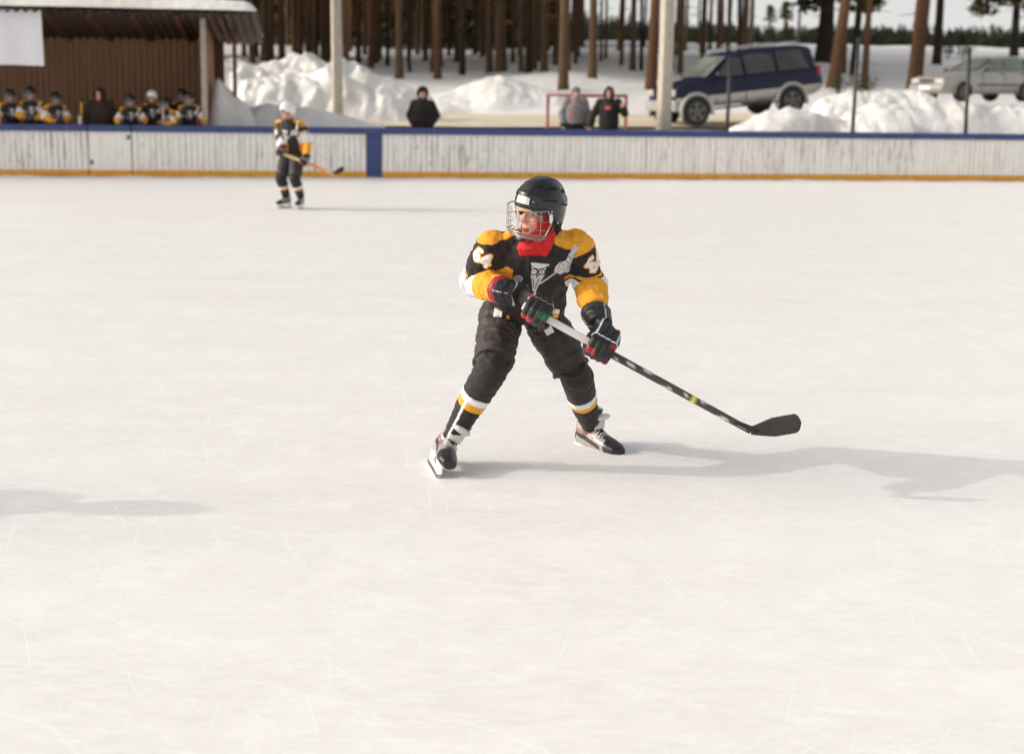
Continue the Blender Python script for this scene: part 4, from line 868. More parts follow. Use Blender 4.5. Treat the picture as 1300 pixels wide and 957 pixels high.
link('bottle_body', prim_mesh([loft([(V((0, 0, z)), V((1, 0, 0)), V((0, 1, 0)), a, a) for z, a in ((0, .034), (.01, .037), (.07, .034), (.12, .037), (.155, .036), (.175, .022))], 18)]), plain('bottle_plastic', (.42, .40, .40), .4), r)
link('cap', prim_mesh([loft([(V((0, 0, z)), V((1, 0, 0)), V((0, 1, 0)), a, a) for z, a in ((.173, .026), (.19, .026), (.195, .012), (.21, .010))], 14)]), M_dark, r)
# ------------------------------------------------------------------ bench shelter
M_sheet = plain('brown_sheet_metal', (0.30, 0.165, 0.085), 0.6, var=0.25, scale=3, stretch=(6, 6, .5))
M_redwood = plain('red_brown_timber', (0.115, 0.045, 0.024), 0.75, var=0.3, stretch=(8, 8, 1), bmp=.2)
M_roof = plain('corrugated_roof', (0.075, 0.042, 0.03), 0.7, var=.3, scale=6)
M_post = plain('pale_grey_post', (0.36, 0.31, 0.26), 0.7, var=.2)
TE = board_t(262, .35); T0_ = -16.0
sh = thing('bench_shelter', 'brown corrugated bench shelter with snow covered roof behind the boards', 'shelter', bpt(TE, .3), math.atan2(BD.y, BD.x))
# local frame: x along the boards (0 at the right end wall, negative to the left), y away from the rink
def corr(x0, x1, y, z0, z1, amp=.022, per=.13, ax='x'):
    n = int((x1 - x0) / per * 8); vs = []; fs = []
    for i in range(n + 1):
        a = x0 + (x1 - x0) * i / n; o = amp * max(-.6, min(.6, math.sin(2 * math.pi * a / per) * 1.4))
        for z in (z0, z1): vs.append((a, y + o, z) if ax == 'x' else (y + o, a, z))
        if i: k = len(vs) - 4; fs.append((k, k + 2, k + 3, k + 1))
    return vs, fs
link('back_wall', prim_mesh([corr(T0_ - TE, 0, 2.5, .1, 2.98)]), M_sheet, sh)
link('end_wall', prim_mesh([corr(.0, 2.5, 0, .1, 3.02, ax='y')]), M_sheet, sh)
link('corner_post', bevel_mesh(prim_mesh([box((0.0, -.06, 1.65), (.11, .09, 3.1))]), .008), M_post, sh, False)
link('deck', prim_mesh([box(((T0_ - TE) / 2, 1.2, .26), (TE - T0_, 2.3, .06))]), M_wood, sh, False)
for x in (-4.6, -9.2): link('front_post', prim_mesh([box((x - 3.2, -.05, 1.65), (.09, .09, 3.1))]), M_redwood, sh, False)
pr = [box((x, 1.1, 3.00), (.07, 3.0, .09), (V((1, 0, 0)), V((0, 1, -.13)).normalized(), V((0, .13, 1)).normalized())) for x in np.arange(T0_ - TE, 1.05, .85)]
link('rafters', prim_mesh(pr), M_redwood, sh, False)
# roof sheet: wave runs across, slopes down to the back
vs = []; fs = []; xa = np.arange(T0_ - TE, 1.10, .022)
for i, x in enumerate(xa):
    o = .036 * math.sin(2 * math.pi * x / .175)
    for y in (-.62, .8, 2.9): vs.append((x, y, 3.25 - .13 * (y + .5) + o - (.012 if y > 0 else 0)))
    if i: k = len(vs) - 6; fs += [(k, k + 1, k + 4, k + 3), (k + 1, k + 2, k + 5, k + 4)]
link('roof', prim_mesh([(vs, fs)]), M_roof, sh)
# snow lying on the roof, thick with a rounded right end
vs = []; fs = []; nx, ny = 190, 26
for i in range(nx + 1):
    x = (T0_ - TE) + (1.09 - T0_ + TE) * i / nx
    for j in range(ny + 1):
        y = -.66 + 3.55 * j / ny; e = min(1, (1.12 - x) / .28); e = math.sqrt(max(0, 1 - (1 - e) ** 2)); f = math.sqrt(max(0, 1 - (1 - min(1, j / 3.2)) ** 2)); p = V((x, y, 0))
        th = (.34 + .08 * noise.noise(p * .7) + .03 * noise.noise(p * 2.4)) * e * (.12 + .88 * f) * (.55 + .45 * min(1, (1.6 - x) / 1.6)); vs.append((x, y + .05 * noise.noise(p * 1.7), 3.27 - .13 * (y + .5) + th))
for i in range(nx):
    for j in range(ny): q = i * (ny + 1) + j; fs.append((q, q + ny + 1, q + ny + 2, q + 1))
link('roof_snow', mk(vs, fs), M_bank, sh)
for x in (-1.2, -2.1, -2.9, -4.3, -5.0):
    link('ceiling_dot', blob([ell((x, 2.30, 2.93), (.05, .05, .035)), box((x, 2.30, 2.965), (.12, .06, .03))], .01, 1), M_wplas, sh)  # row of small white blobs under the roof near the back wall
# plank wing behind the right end and its thin post
pr = [box((-.20 + .119 * k, 2.75 + random.uniform(-.01, .01), 1.65), (.118, .03, 2.9)) for k in range(4)]
link('plank_wing', prim_mesh(pr), M_redwood, sh, False)
link('wing_beam', prim_mesh([box((.3, 2.72, 2.90), (1.1, .06, .12))]), M_redwood, sh, False)
link('wing_post', prim_mesh([box((.54, 1.2, 1.5), (.075, .075, 3.1))]), M_redwood, sh, False)
bn = thing('banner', 'blank white sheet hanging from the shelter roof at the left edge', 'banner', bpt(board_t(60, -.16), -.16), math.atan2(BD.y, BD.x))
vs = []; fs = []
for i in range(41):
    for j in range(21):
        x = -2.4 * i / 40; z = 2.19 + 1.085 * j / 20; vs.append((x + .012 * (1 - j / 20) * (1 if i == 0 else 0), .02 * math.sin(x * 4 + z) * (1 - j / 20) + .010 * math.sin(x * 11), z - .012 * math.sin(x * 2)))
for i in range(40):
    for j in range(20): q = i * 21 + j; fs.append((q, q + 1, q + 22, q + 21))
link('sheet', mk(vs, fs), plain('white_banner', (.74, .73, .76), .7, var=.05), bn)
link('hem_bar', prim_mesh([tube([(-2.4, -.002, 3.272), (0, -.002, 3.272)], .014, 8)]), M_post, bn)

bank([(262, 86), (270, 92), (280, 103), (292, 120), (306, 134), (330, 146)], 1.5, .75, .5, 4)
# ------------------------------------------------------------------ poles, net posts, goal
M_conc = plain('concrete', (0.44, 0.39, 0.33), 0.85, var=.16, scale=5, stretch=(3, 3, 1), bmp=.2)
def pole(label, pxb, pyb, Y, pxt, wpx, h=8.5):
    b = at(pxb, pyb, Y); t = at(pxt, 0, Y); d = (t - b) / (t.z - b.z); b0 = b - d * (b.z - terr1(b.x, b.y) + .3); r = thing('concrete_pole', label, 'pole', b0); w0 = wpx * Y / F / 2
    secs = [(d * z, V((1, .35, 0)).normalized(), V((-.35, 1, 0)).normalized(), w0 * (1 - .025 * z), w0 * (1 - .025 * z)) for z in (0, 1, 2, 3, 4, 6, h)]
    link('shaft', prim_mesh([loft(secs, 24, .35)]), M_conc, r)
    tp = d * (h - .3); link('cross_arm', bevel_mesh(prim_mesh([box(tp, (1.3, .09, .09))]), .01), M_wood, r, False)
    for x in (-.5, .5):
        for z in (0,): link('insulator', prim_mesh([loft([(tp + V((x, 0, .045 + q)), V((1, 0, 0)), V((0, 1, 0)), a, a) for q, a in ((0, .02), (.03, .03), (.05, .02), (.08, .035), (.11, .02))], 12)]), M_wplas, r)
pole('light concrete pole rising from the snow bank left of the fur hat man', 428.5, 140, 36.5, 426.5, 13)
pole('light concrete pole in front of the blue off-road car', 842.5, 158, 31.2, 848, 16)
M_dp = plain('dark_steel', (.022, .022, .024), .5, var=.3)
def netpost(label, pxb, pyb, pxt, pyt, Y):
    b, t = at(pxb, pyb, Y), at(pxt, pyt, Y); d = (t - b).normalized(); b0 = V((b.x, b.y, terr1(b.x, b.y) - .2)) + V((d.x, d.y, 0)) * 0; r = thing('net_post', label, 'post', b0)
    top = t - b0; link('tube', prim_mesh([tube([V((0, 0, 0)), top * .5, top], .042, 12)]), M_dp, r)
    link('cap', prim_mesh([ell(top, (.048, .048, .03))]), M_dp, r)
    for q in (.45, .75, .97): link('hook', prim_mesh([tube([top * q + V((0, -.04, 0)), top * q + V((0, -.085, .0)), top * q + V((0, -.085, .04))], .007, 6)]), M_dp, r)
netpost('dark thin post in front of the blue car door', 923, 160, 927, 77, 31.6)
netpost('dark thin post between the two parked cars', 1082, 162, 1090, 50, 31.9)
netpost('dark thin post in front of the silver car', 1227, 165, 1231, 62, 32.2)
gl, gr_, = at(695, 160, 33.0), at(794, 160, 33.0); gz = terr1((gl.x + gr_.x) / 2, 33) ; gt = at(744, 121.5, 33.0).z
M_goal = plain('red_goal_paint', (.30, .075, .045), .45, var=.2)
g = thing('hockey_goal', 'red pipe goal frame standing in the snow behind the two spectators', 'goal', V(((gl.x + gr_.x) / 2, 33.0, gz))); hw = (gr_.x - gl.x) / 2; hh = gt - gz
for sx in (-1, 1): link('goal_post', prim_mesh([tube([(sx * hw, 0, -.1), (sx * hw, 0, hh)], .038, 12)]), M_goal, g)
link('crossbar', prim_mesh([tube([(-hw - .03, 0, hh), (hw + .03, 0, hh)], .036, 12)]), M_goal, g)
link('base_frame', prim_mesh([tube([(-hw, 0, .05), (-hw * .8, .8, .05), (0, 1.0, .05), (hw * .8, .8, .05), (hw, 0, .05)], .025, 8)]), M_goal, g)
link('top_frame', prim_mesh([tube([(-hw, 0, hh), (-hw * .85, .42, hh - .02), (0, .5, hh - .03), (hw * .85, .42, hh - .02), (hw, 0, hh)], .016, 8)]), M_goal, g)

# ------------------------------------------------------------------ cars
M_tyre = plain('tyre_rubber', (.014, .013, .013), .85, var=.3, scale=20); M_rim = plain('alloy_rim', (.15, .145, .14), .5, .4)
def glass_mat(name, col):
    m, nt, b, N, L = nodes(name); b.inputs['Base Color'].default_value = (*col, 1); b.inputs['Roughness'].default_value = .06; spec(b, .8); n = noise_node(nt, 1.3, 3, mapping(nt)); L(ramp(nt, n.outputs['Fac'], [(.35, col), (.7, tuple(min(1, c * 2.2 + .01) for c in col))]), b.inputs['Base Color']); return m
M_gl = glass_mat('dark_glass', (.018, .018, .017)); M_gl2 = glass_mat('clear_windscreen', (.10, .115, .10))
def wheel(parent, x, y, z, r, w_, spokes):
    o = thing('wheel', None, None); o.parent = parent; o.location = (x, y, z); sg = 1 if y > 0 else -1; Y = V((0, 1, 0)); X = V((1, 0, 0)); Z = V((0, 0, 1))
    prof = [(-w_ / 2, r * .62), (-w_ / 2, r * .93), (-w_ * .36, r * .995), (w_ * .36, r * .995), (w_ / 2, r * .93), (w_ / 2, r * .62)]
    link('tyre', prim_mesh([loft([(Y * a, X, Z, b, b) for a, b in prof], 40)]), M_tyre, o)
    f = Y * (sg * w_ * .5); pr = [loft([(f * .9, X, Z, r * .63, r * .63), (f * 1.04, X, Z, r * .63, r * .63)], 36), loft([(f * 1.0, X, Z, .07, .07), (f * 1.12, X, Z, .06, .06)], 16)]
    link('rim', prim_mesh(pr[:1]), plain('rim_shadow', (.035, .034, .033), .5), o)
    sp = [pr[1]]
    for k in range(spokes):
        a = 2 * math.pi * k / spokes + .3; d = X * math.cos(a) + Z * math.sin(a); sp.append(capsule(f * 1.06 + d * .05, f * 1.06 + d * r * .56, r * .10, r * .13, 10))
    sp.append(tube([f * 1.05 + (X * math.cos(t) + Z * math.sin(t)) * r * .61 for t in np.linspace(0, 2 * math.pi, 40)[:-1]], r * .05, 8, closed=True)); link('spokes', prim_mesh(sp), M_rim, o)
def car(name, label, loc, rot, st, belt, whl, wx, lower, paint, low_paint, zlow, wins, extras):
    """st: stations (x, bottom, top, halfwidth, roof_halfwidth)."""
    r = thing(name, label, 'car', loc); r.rotation_euler = rot; ns = len(st); secs = []; NP = 11
    for (x, bo, to, hw, rw) in st:
        bl = min(to - .03, belt(x)); h = [(0, bo), (hw * .80, bo), (hw * .93, bo + .06), (hw * .985, bo + .20), (hw, min(bl - .12, zlow)), (hw * 1.0, min(bl - .08, zlow + .012)), (hw * .985, bl - .07), (hw * .955, bl), (rw + .02, max(bl + .004, to - .09)), (rw * .86, to - .02), (0, to)]
        secs.append([V((x, y, z)) for y, z in h] + [V((x, -y, z)) for y, z in reversed(h[1:-1])])
    n = len(secs[0]); vs = [v for s_ in secs for v in s_]; up, lo = [], []
    for i in range(ns - 1):
        for k in range(n):
            a, b = i * n + k, i * n + (k + 1) % n; kk = k if k < NP - 1 else n - 1 - k; (lo if kk < 4 else up).append((a, a + n, b + n, b))
    up += [tuple(range(n)), tuple(reversed(range((ns - 1) * n, ns * n)))]
    bm = bevel_mesh(mk(vs, up), .025, 3, 28); link('body', bm, paint, r)
    if lo:
        v2 = [V((v.x, v.y * 1.008, v.z)) for v in vs]; link('lower_body', mk(v2, lo), low_paint, r)
    for nm, pts, mat, th in wins:
        for sg in ((1, -1) if nm != 'windscreen' and nm != 'rear_window' else (1,)):
            if nm in ('windscreen', 'rear_window'): vs2 = [V(p) for p in pts]
            else: vs2 = [V((p[0], sg * p[1], p[2])) for p in pts]
            link(nm, mk(vs2, [tuple(range(len(vs2)))]), mat, r, False)
    for x in wx:
        for sg in (1, -1): wheel(r, x, sg * (st[ns // 2][3] - .10), whl, whl, .22, 5 if name != 'silver_car' else 8)
        for sg in (1, -1):
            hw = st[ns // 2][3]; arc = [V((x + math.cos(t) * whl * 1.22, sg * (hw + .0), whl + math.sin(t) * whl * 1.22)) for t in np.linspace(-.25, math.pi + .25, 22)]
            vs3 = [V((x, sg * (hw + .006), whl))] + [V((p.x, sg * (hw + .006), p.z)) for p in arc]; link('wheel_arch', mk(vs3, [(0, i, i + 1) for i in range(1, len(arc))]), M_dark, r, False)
            link('arch_flare', prim_mesh([tube(arc, .045 if low_paint is not paint else .018, 8)]), low_paint, r)
    extras(r); return r
# -- off-road car: blue over silver
M_pblue = plain('dark_blue_paint', (.008, .009, .030), .38, .0, .15, 3, sp=.3); M_psil = plain('silver_cladding', (.40, .385, .36), .4, .2, .1, 4)
SX = lambda x: 1.42 + (x - 1.42) * .62 if x > 1.42 else x
st = [(2.27, .52, .80, .66, .45), (2.22, .44, .98, .78, .62), (2.02, .40, 1.06, .85, .66), (1.55, .42, 1.10, .875, .70), (1.02, .44, 1.16, .885, .72), (.98, .44, 1.17, .885, .72), (.28, .44, 1.70, .885, .66), (.05, .44, 1.76, .885, .665), (-.9, .44, 1.80, .885, .67), (-1.75, .46, 1.78, .875, .66), (-2.02, .48, 1.72, .865, .65), (-2.16, .52, 1.20, .85, .70), (-2.26, .56, 1.02, .80, .66), (-2.30, .58, .86, .76, .6)]
st = [(SX(a) if a > 0 else a * 1.04 if a < -1.6 else a, b, c, d, e) for a, b, c, d, e in st]
def side(xa, xb, xc, xd, z0=1.17, z1=1.62, y0=.872, y1=.713): return [(xa, y0, z0), (xb, y0, z0), (xc, y1, z1), (xd, y1, z1)]
wins = [('side_window', side(.80, .02, .02, .36), M_gl, 0), ('side_window', side(-.06, -.92, -.92, -.06, z1=1.66, y1=.70), M_gl, 0), ('side_window', side(-1.02, -1.92, -1.78, -1.02, z1=1.66, y0=.866, y1=.70), M_gl, 0),
        ('windscreen', [(.995, .68, 1.20), (.995, -.68, 1.20), (.36, -.62, 1.67), (.36, .62, 1.67)], M_gl2, 0), ('rear_window', [(-2.155, .64, 1.24), (-2.155, -.64, 1.24), (-2.055, -.60, 1.66), (-2.055, .60, 1.66)], M_gl, 0)]
def suv_x(r):
    for sg in (1, -1):
        link('headlight', bevel_mesh(prim_mesh([box((1.903, sg * .60, .885), (.14, .30, .17))]), .03), plain('headlamp_glass', (.55, .53, .48), .1, .3), r, False); link('indicator', bevel_mesh(prim_mesh([box((1.925, sg * .62, .66), (.10, .20, .07))]), .015), plain('amber_lens', (.60, .16, .02), .3), r, False)
        m_ = link('door_mirror', blob([ell((.80, sg * .99, 1.24), (.07, .10, .08)), capsule((.82, sg * .90, 1.20), (.80, sg * .96, 1.22), .03, .03)], .014, 2), M_dark, r)
        for x in (.12, -.88): link('door_handle', bevel_mesh(prim_mesh([box((x, sg * .893, 1.04), (.16, .03, .035))]), .01), M_dark, r, False)
        for x in (.83, -.02, -.97): link('door_seam', prim_mesh([box((x, sg * .884, .82), (.012, .012, .62))]), M_dark, r, False)
        link('roof_rail', prim_mesh([tube([(-1.8, sg * .60, 1.80), (-1.7, sg * .60, 1.86), (.0, sg * .60, 1.84), (.1, sg * .60, 1.78)], .02, 8)]), M_psil, r)
        link('running_board', bevel_mesh(prim_mesh([box((0, sg * .90, .40), (1.8, .14, .05))]), .02), M_dark, r, False); link('tail_light', bevel_mesh(prim_mesh([box((-2.235, sg * .80, 1.08), (.10, .10, .26))]), .02), plain('red_lens', (.35, .02, .02), .2), r, False)
    link('grille', bevel_mesh(prim_mesh([box((1.925, 0, .89), (.06, .80, .13))] + [box((1.955, y, .89), (.02, .03, .12)) for y in np.linspace(-.34, .34, 7)]), .006), M_dark, r, False)
    link('front_bumper', bevel_mesh(prim_mesh([box((1.903, 0, .56), (.28, 1.66, .28))]), .07, 4), M_psil, r); link('air_intake', bevel_mesh(prim_mesh([box((1.984, 0, .52), (.03, .9, .10))]), .01), M_dark, r, False)
    link('number_plate', bevel_mesh(prim_mesh([box((1.994, 0, .63), (.02, .52, .11))]), .004), M_wplas, r, False)
wf = at(885, 160, 36.6); rt = math.radians
car('off_road_car', 'dark blue off-road car with silver lower body parked behind the boards', V((0, 0, 0)), (0, 0, 0), st, lambda x: 1.12 if x < .98 else 1.02 + .1 * (x < 1.6), .37, (1.42, -1.36), None, M_pblue, M_psil, .74, wins, suv_x)
suv = [o for o in COL.objects if o.name.startswith('off_road_car')][0]
def place_car(o, wheel_xy, px, py, Y, yaw, pitch):
    R_ = Matrix.Rotation(rt(yaw), 4, 'Z') @ Matrix.Rotation(rt(pitch), 4, 'Y'); p = at(px, py, Y); q = R_ @ V(wheel_xy); o.matrix_world = Matrix.Translation(p - q) @ R_
place_car(suv, (1.42, .885, 0), 886, 161, 36.4, 180 + 21, 6.2)
# -- silver saloon
M_pgold = plain('silver_car_paint', (.37, .36, .335), .35, .35, .1, 4)
st2 = [(2.08, .36, .62, .62, .4), (2.03, .28, .72, .76, .6), (1.80, .24, .80, .81, .64), (1.2, .24, .88, .835, .66), (.78, .24, .93, .84, .66), (.74, .24, .94, .84, .66), (-.02, .24, 1.36, .84, .56), (-.25, .24, 1.41, .84, .565), (-.8, .24, 1.42, .84, .57), (-1.2, .25, 1.36, .835, .56), (-1.78, .27, 1.0, .82, .64), (-2.0, .30, .96, .80, .62), (-2.12, .36, .86, .74, .56), (-2.15, .42, .6, .7, .5)]
wins2 = [('side_window', [(.58, .825, .96), (-.22, .825, .96), (-.22, .62, 1.33), (.02, .62, 1.33)], M_gl2, 0), ('side_window', [(-.30, .825, .96), (-1.05, .825, .96), (-1.02, .62, 1.33), (-.30, .62, 1.34)], M_gl2, 0), ('side_window', [(-1.12, .825, .96), (-1.55, .815, .98), (-1.2, .62, 1.30), (-1.10, .62, 1.33)], M_gl, 0),
         ('windscreen', [(.745, .64, .97), (.745, -.64, .97), (.045, -.53, 1.345), (.045, .53, 1.345)], M_gl2, 0), ('rear_window', [(-1.71, .55, 1.06), (-1.71, -.55, 1.06), (-1.25, -.52, 1.345), (-1.25, .52, 1.345)], M_gl, 0)]
def sal_x(r):
    for sg in (1, -1):
        link('headlight', bevel_mesh(prim_mesh([box((2.02, sg * .56, .63), (.12, .34, .14))]), .03), plain('headlamp_clear', (.70, .68, .62), .08, .3), r, False)
        link('door_mirror', blob([ell((.55, sg * .93, .98), (.06, .09, .06)), capsule((.56, sg * .83, .95), (.55, sg * .90, .97), .025, .025)], .012, 2), M_dark, r)
        for x in (-.15, -.98): link('door_handle', bevel_mesh(prim_mesh([box((x, sg * .838, .86), (.14, .025, .03))]), .008), M_dark, r, False)
        for x in (.60, -.26, -1.08): link('door_seam', prim_mesh([box((x, sg * .838, .60), (.010, .010, .50))]), M_dark, r, False)
        link('side_moulding', prim_mesh([box((-.2, sg * .845, .52), (2.0, .012, .05))]), M_dark, r, False); link('tail_light', bevel_mesh(prim_mesh([box((-2.08, sg * .66, .80), (.1, .22, .16))]), .02), plain('red_tail_lens', (.35, .02, .02), .2), r, False)
    link('grille', bevel_mesh(prim_mesh([box((2.06, 0, .63), (.05, .66, .09))]), .01), M_dark, r, False); link('front_bumper', bevel_mesh(prim_mesh([box((2.02, 0, .43), (.24, 1.56, .20))]), .05, 4), M_pgold, r); link('number_plate', bevel_mesh(prim_mesh([box((2.15, 0, .42), (.015, .52, .11))]), .004), M_wplas, r, False)
car('silver_car', 'silver saloon car parked beyond the snow bank at the right edge', V((0, 0, 0)), (0, 0, 0), st2, lambda x: .93 if x < .8 else .86, .29, (1.32, -1.16), None, M_pgold, M_pgold, .5, wins2, sal_x)
sal = [o for o in COL.objects if o.name.startswith('silver_car')][0]
place_car(sal, (1.32, .84, 0), 1223, 129.5, 44.5, 180 + 24, 0.5)

# ------------------------------------------------------------------ pine trees
def bark_mat(name, c0, c1, c2):
    m, nt, b, N, L = nodes(name); v = mapping(nt, (9, 9, 1.6)); n = noise_node(nt, 1.0, 6, v, .7); n2 = noise_node(nt, 3.0, 4, v); tc = N('ShaderNodeTexCoord'); s_ = N('ShaderNodeSeparateXYZ'); L(tc.outputs['Object'], s_.inputs[0])
    mr = N('ShaderNodeMapRange'); mr.inputs[1].default_value = 2; mr.inputs[2].default_value = 8; L(s_.outputs['Z'], mr.inputs[0]); lo = ramp(nt, n.outputs['Fac'], [(.35, c0), (.65, c1)]); hi = ramp(nt, n.outputs['Fac'], [(.3, c1), (.65, c2)])
    L(mixc(nt, mr.outputs[0], lo, hi), b.inputs['Base Color']); b.inputs['Roughness'].default_value = .9; spec(b, .15); bump(nt, b, n2.outputs['Fac'], .7, .04); return m
M_barks = [bark_mat('pine_bark_dark', (.066, .043, .027), (.155, .096, .057), (.28, .14, .062)), bark_mat('pine_bark_orange', (.055, .032, .02), (.15, .08, .045), (.33, .15, .06)), bark_mat('pine_bark_black', (.022, .017, .013), (.052, .036, .025), (.09, .052, .03))]
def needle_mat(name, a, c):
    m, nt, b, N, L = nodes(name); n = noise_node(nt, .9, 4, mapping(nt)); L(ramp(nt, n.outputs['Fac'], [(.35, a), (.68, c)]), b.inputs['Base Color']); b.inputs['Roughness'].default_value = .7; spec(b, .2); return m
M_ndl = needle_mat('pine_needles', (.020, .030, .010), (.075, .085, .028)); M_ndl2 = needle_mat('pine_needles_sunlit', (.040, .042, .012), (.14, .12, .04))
def trunk_mesh(seed, H_=17.0):
    rnd = random.Random(seed); pts = []; rad = []; ph = rnd.uniform(0, 6)
    for i in range(22):
        z = H_ * i / 21; pts.append(V((.10 * math.sin(z * .35 + ph) * min(1, z / 3), .10 * math.cos(z * .28 + ph * 2) * min(1, z / 3), z - .4))); rad.append(max(.03, (1 + .35 * math.exp(-z / .5)) * (1 - .80 * (z / H_)) if z < H_ * .9 else .2 * (1 - z / H_) * 6 + .05))
    vs, fs = tube(pts, rad, 12)
    return vs, fs, pts
def pine_mesh(seed, lo=9.5, H_=17.0, dense=1.0):
    rnd = random.Random(seed); r2 = np.random.default_rng(seed); _, _, pts = trunk_mesh(seed, H_); limbs = []; cl = []
    n = int(38 * dense * (H_ - lo) / 7.5)
    for i in range(n):
        z = lo + (H_ - .3 - lo) * (i / n) ** .9; a = rnd.uniform(0, 6.28); f = (z - lo) / (H_ - lo); L_ = (2.6 * (1 - f) ** .7 + .5) * rnd.uniform(.6, 1.1); base = pts[min(21, int(z / H_ * 21))].copy(); base.z = z
        d = V((math.cos(a), math.sin(a), rnd.uniform(-.15, .35))); mid = base + d * (L_ * .5) + V((0, 0, .1)); tip = base + d * L_ + V((0, 0, rnd.uniform(-.2, .3))); limbs.append(tube([base, mid, tip], [.05, .032, .012], 5))
        for k in range(3 if f < .8 else 2): cl.append((base.lerp(tip, .5 + .25 * k) + V((rnd.gauss(0, .2), rnd.gauss(0, .2), rnd.gauss(0, .15))), rnd.uniform(.35, .7)))
    for i in range(10):                                            # dead snags under the crown
        z = rnd.uniform(1.8, lo); a = rnd.uniform(0, 6.28); base = pts[min(21, int(z / H_ * 21))].copy(); base.z = z; d = V((math.cos(a), math.sin(a), rnd.uniform(-.3, .3))); limbs.append(tube([base, base + d * rnd.uniform(.4, 1.3)], [.022, .006], 4))
    V_, F_ = [], []; k = 0; C = []
    for c, r in cl:
        m_ = 46; P = r2.normal(0, 1, (m_, 3)) * np.array([r, r, r * .5]) * .62 + npv(c); A = r2.normal(0, 1, (m_, 3)); A /= np.linalg.norm(A, axis=1)[:, None]; B = r2.normal(0, 1, (m_, 3)); B = np.cross(A, B); B /= np.linalg.norm(B, axis=1)[:, None]; s1 = r2.uniform(.16, .34, (m_, 1)); s2 = s1 * .4
        V_.append(np.stack([P - A * s1, P + B * s2, P + A * s1, P - B * s2], 1).reshape(-1, 3)); F_.append(np.arange(m_ * 4).reshape(-1, 4) + k); k += m_ * 4
    lv, lf = [], []
    for pv, pf in limbs:
        o_ = len(lv); lv += [tuple(v) for v in pv]
        for f_ in pf: lf += [(f_[0] + o_, f_[i] + o_, f_[i + 1] + o_, f_[i + 1] + o_) for i in range(1, len(f_) - 1)] if len(f_) != 4 else [tuple(i + o_ for i in f_)]
    NV = np.concatenate(V_); NF = np.concatenate(F_); vs = [tuple(v) for v in NV] + lv; fs = [tuple(f_) for f_ in NF] + [tuple(dict.fromkeys(i + len(NV) for i in f_)) for f_ in lf]
    me = mk(vs, fs); mi = np.zeros(len(fs), np.int32); mi[len(NF):] = 1; me.polygons.foreach_set('material_index', mi); return None, me
protos = []
for sd_, lo, H_, dn in ((1, 9.5, 17, 1), (2, 10.5, 18, 1.1), (3, 8.5, 16, 1), (4, 3.2, 13, 1.3)):
    tvs, tfs, _ = trunk_mesh(sd_, H_); lm, cm = pine_mesh(sd_, lo, H_, dn); protos.append((mk(tvs, tfs), None, cm))
for (t_, l_, c_) in protos:
    for me in (t_,): me.polygons.foreach_set('use_smooth', [True] * len(me.polygons))
trunk_var = [[p[0].copy() for p in protos] for _ in range(3)]
for bi in range(3):
    for me in trunk_var[bi]: me.materials.append(M_barks[bi])
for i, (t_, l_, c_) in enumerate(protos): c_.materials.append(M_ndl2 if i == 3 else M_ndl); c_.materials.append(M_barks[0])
def pine(p, r, pi=None, bi=0, lean=(0, 0), label=None, group=None, s=None):
    pi = random.randrange(3) if pi is None else pi; s = s or random.uniform(.9, 1.12); o = thing('pine_tree', label, 'tree', p, random.uniform(0, 6.28), group)
    T = Matrix.Translation(V(p)) @ Matrix(((1, 0, lean[0], 0), (0, 1, lean[1], 0), (0, 0, 1, 0), (0, 0, 0, 1)))
    q = V((lean[0], lean[1], 1)).to_track_quat('Z', 'Y') @ Matrix.Rotation(random.uniform(0, 6.28), 3, 'Z').to_quaternion(); o.rotation_mode = 'QUATERNION'; o.rotation_quaternion = q
    a = bpy.data.objects.new('trunk', trunk_var[bi][pi]); c = bpy.data.objects.new('crown', protos[pi][2])
    for x in (a, c): COL.objects.link(x); x.parent = o; x.scale = (s, s, s)
    a.scale = (r, r, s); return o
GT = 'tall pine trunks of the forest behind the rink'; LT = 'tall pine of the forest behind the rink with a bare lower trunk'
# named trees: base pixel x, y, width px, bark, lean per px, proto, label
NT = [(715, 116, 13, 0, 0, None, 'dark straight pine just behind the red goal'), (752, 100, 11, 0, 0, None, 'dark pine right of the goal, between it and the concrete pole'), (826, 115, 14, 1, .03, None, 'brown pine touching the concrete pole in front of the blue car'),
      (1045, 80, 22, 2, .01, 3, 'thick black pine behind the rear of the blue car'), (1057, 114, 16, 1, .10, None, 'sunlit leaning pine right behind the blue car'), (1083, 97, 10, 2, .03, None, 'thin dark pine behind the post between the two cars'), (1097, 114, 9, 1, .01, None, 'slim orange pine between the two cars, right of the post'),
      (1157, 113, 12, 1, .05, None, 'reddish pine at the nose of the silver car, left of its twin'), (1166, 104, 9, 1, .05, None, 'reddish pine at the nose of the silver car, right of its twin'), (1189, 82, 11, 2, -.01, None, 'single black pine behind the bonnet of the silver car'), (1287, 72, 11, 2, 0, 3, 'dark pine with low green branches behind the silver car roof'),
      (636, 93, 15, 0, .0, None, 'thick pine left of the goal, right one of a close pair'), (621, 93, 9, 0, 0, None, 'thinner pine of the close pair left of the goal'), (507, 100, 10, 0, 0, None, 'dark pine just left of the man in the fur hat'), (558, 86, 9, 0, 0, None, 'dark pine just right of the man in the fur hat')]
for px, py, wd, bk, ln, pi, lab in NT:
    p = hit(px, py); pine(p, max(.07, wd * p.y / F / 2), pi, bk, (ln, 0), lab)
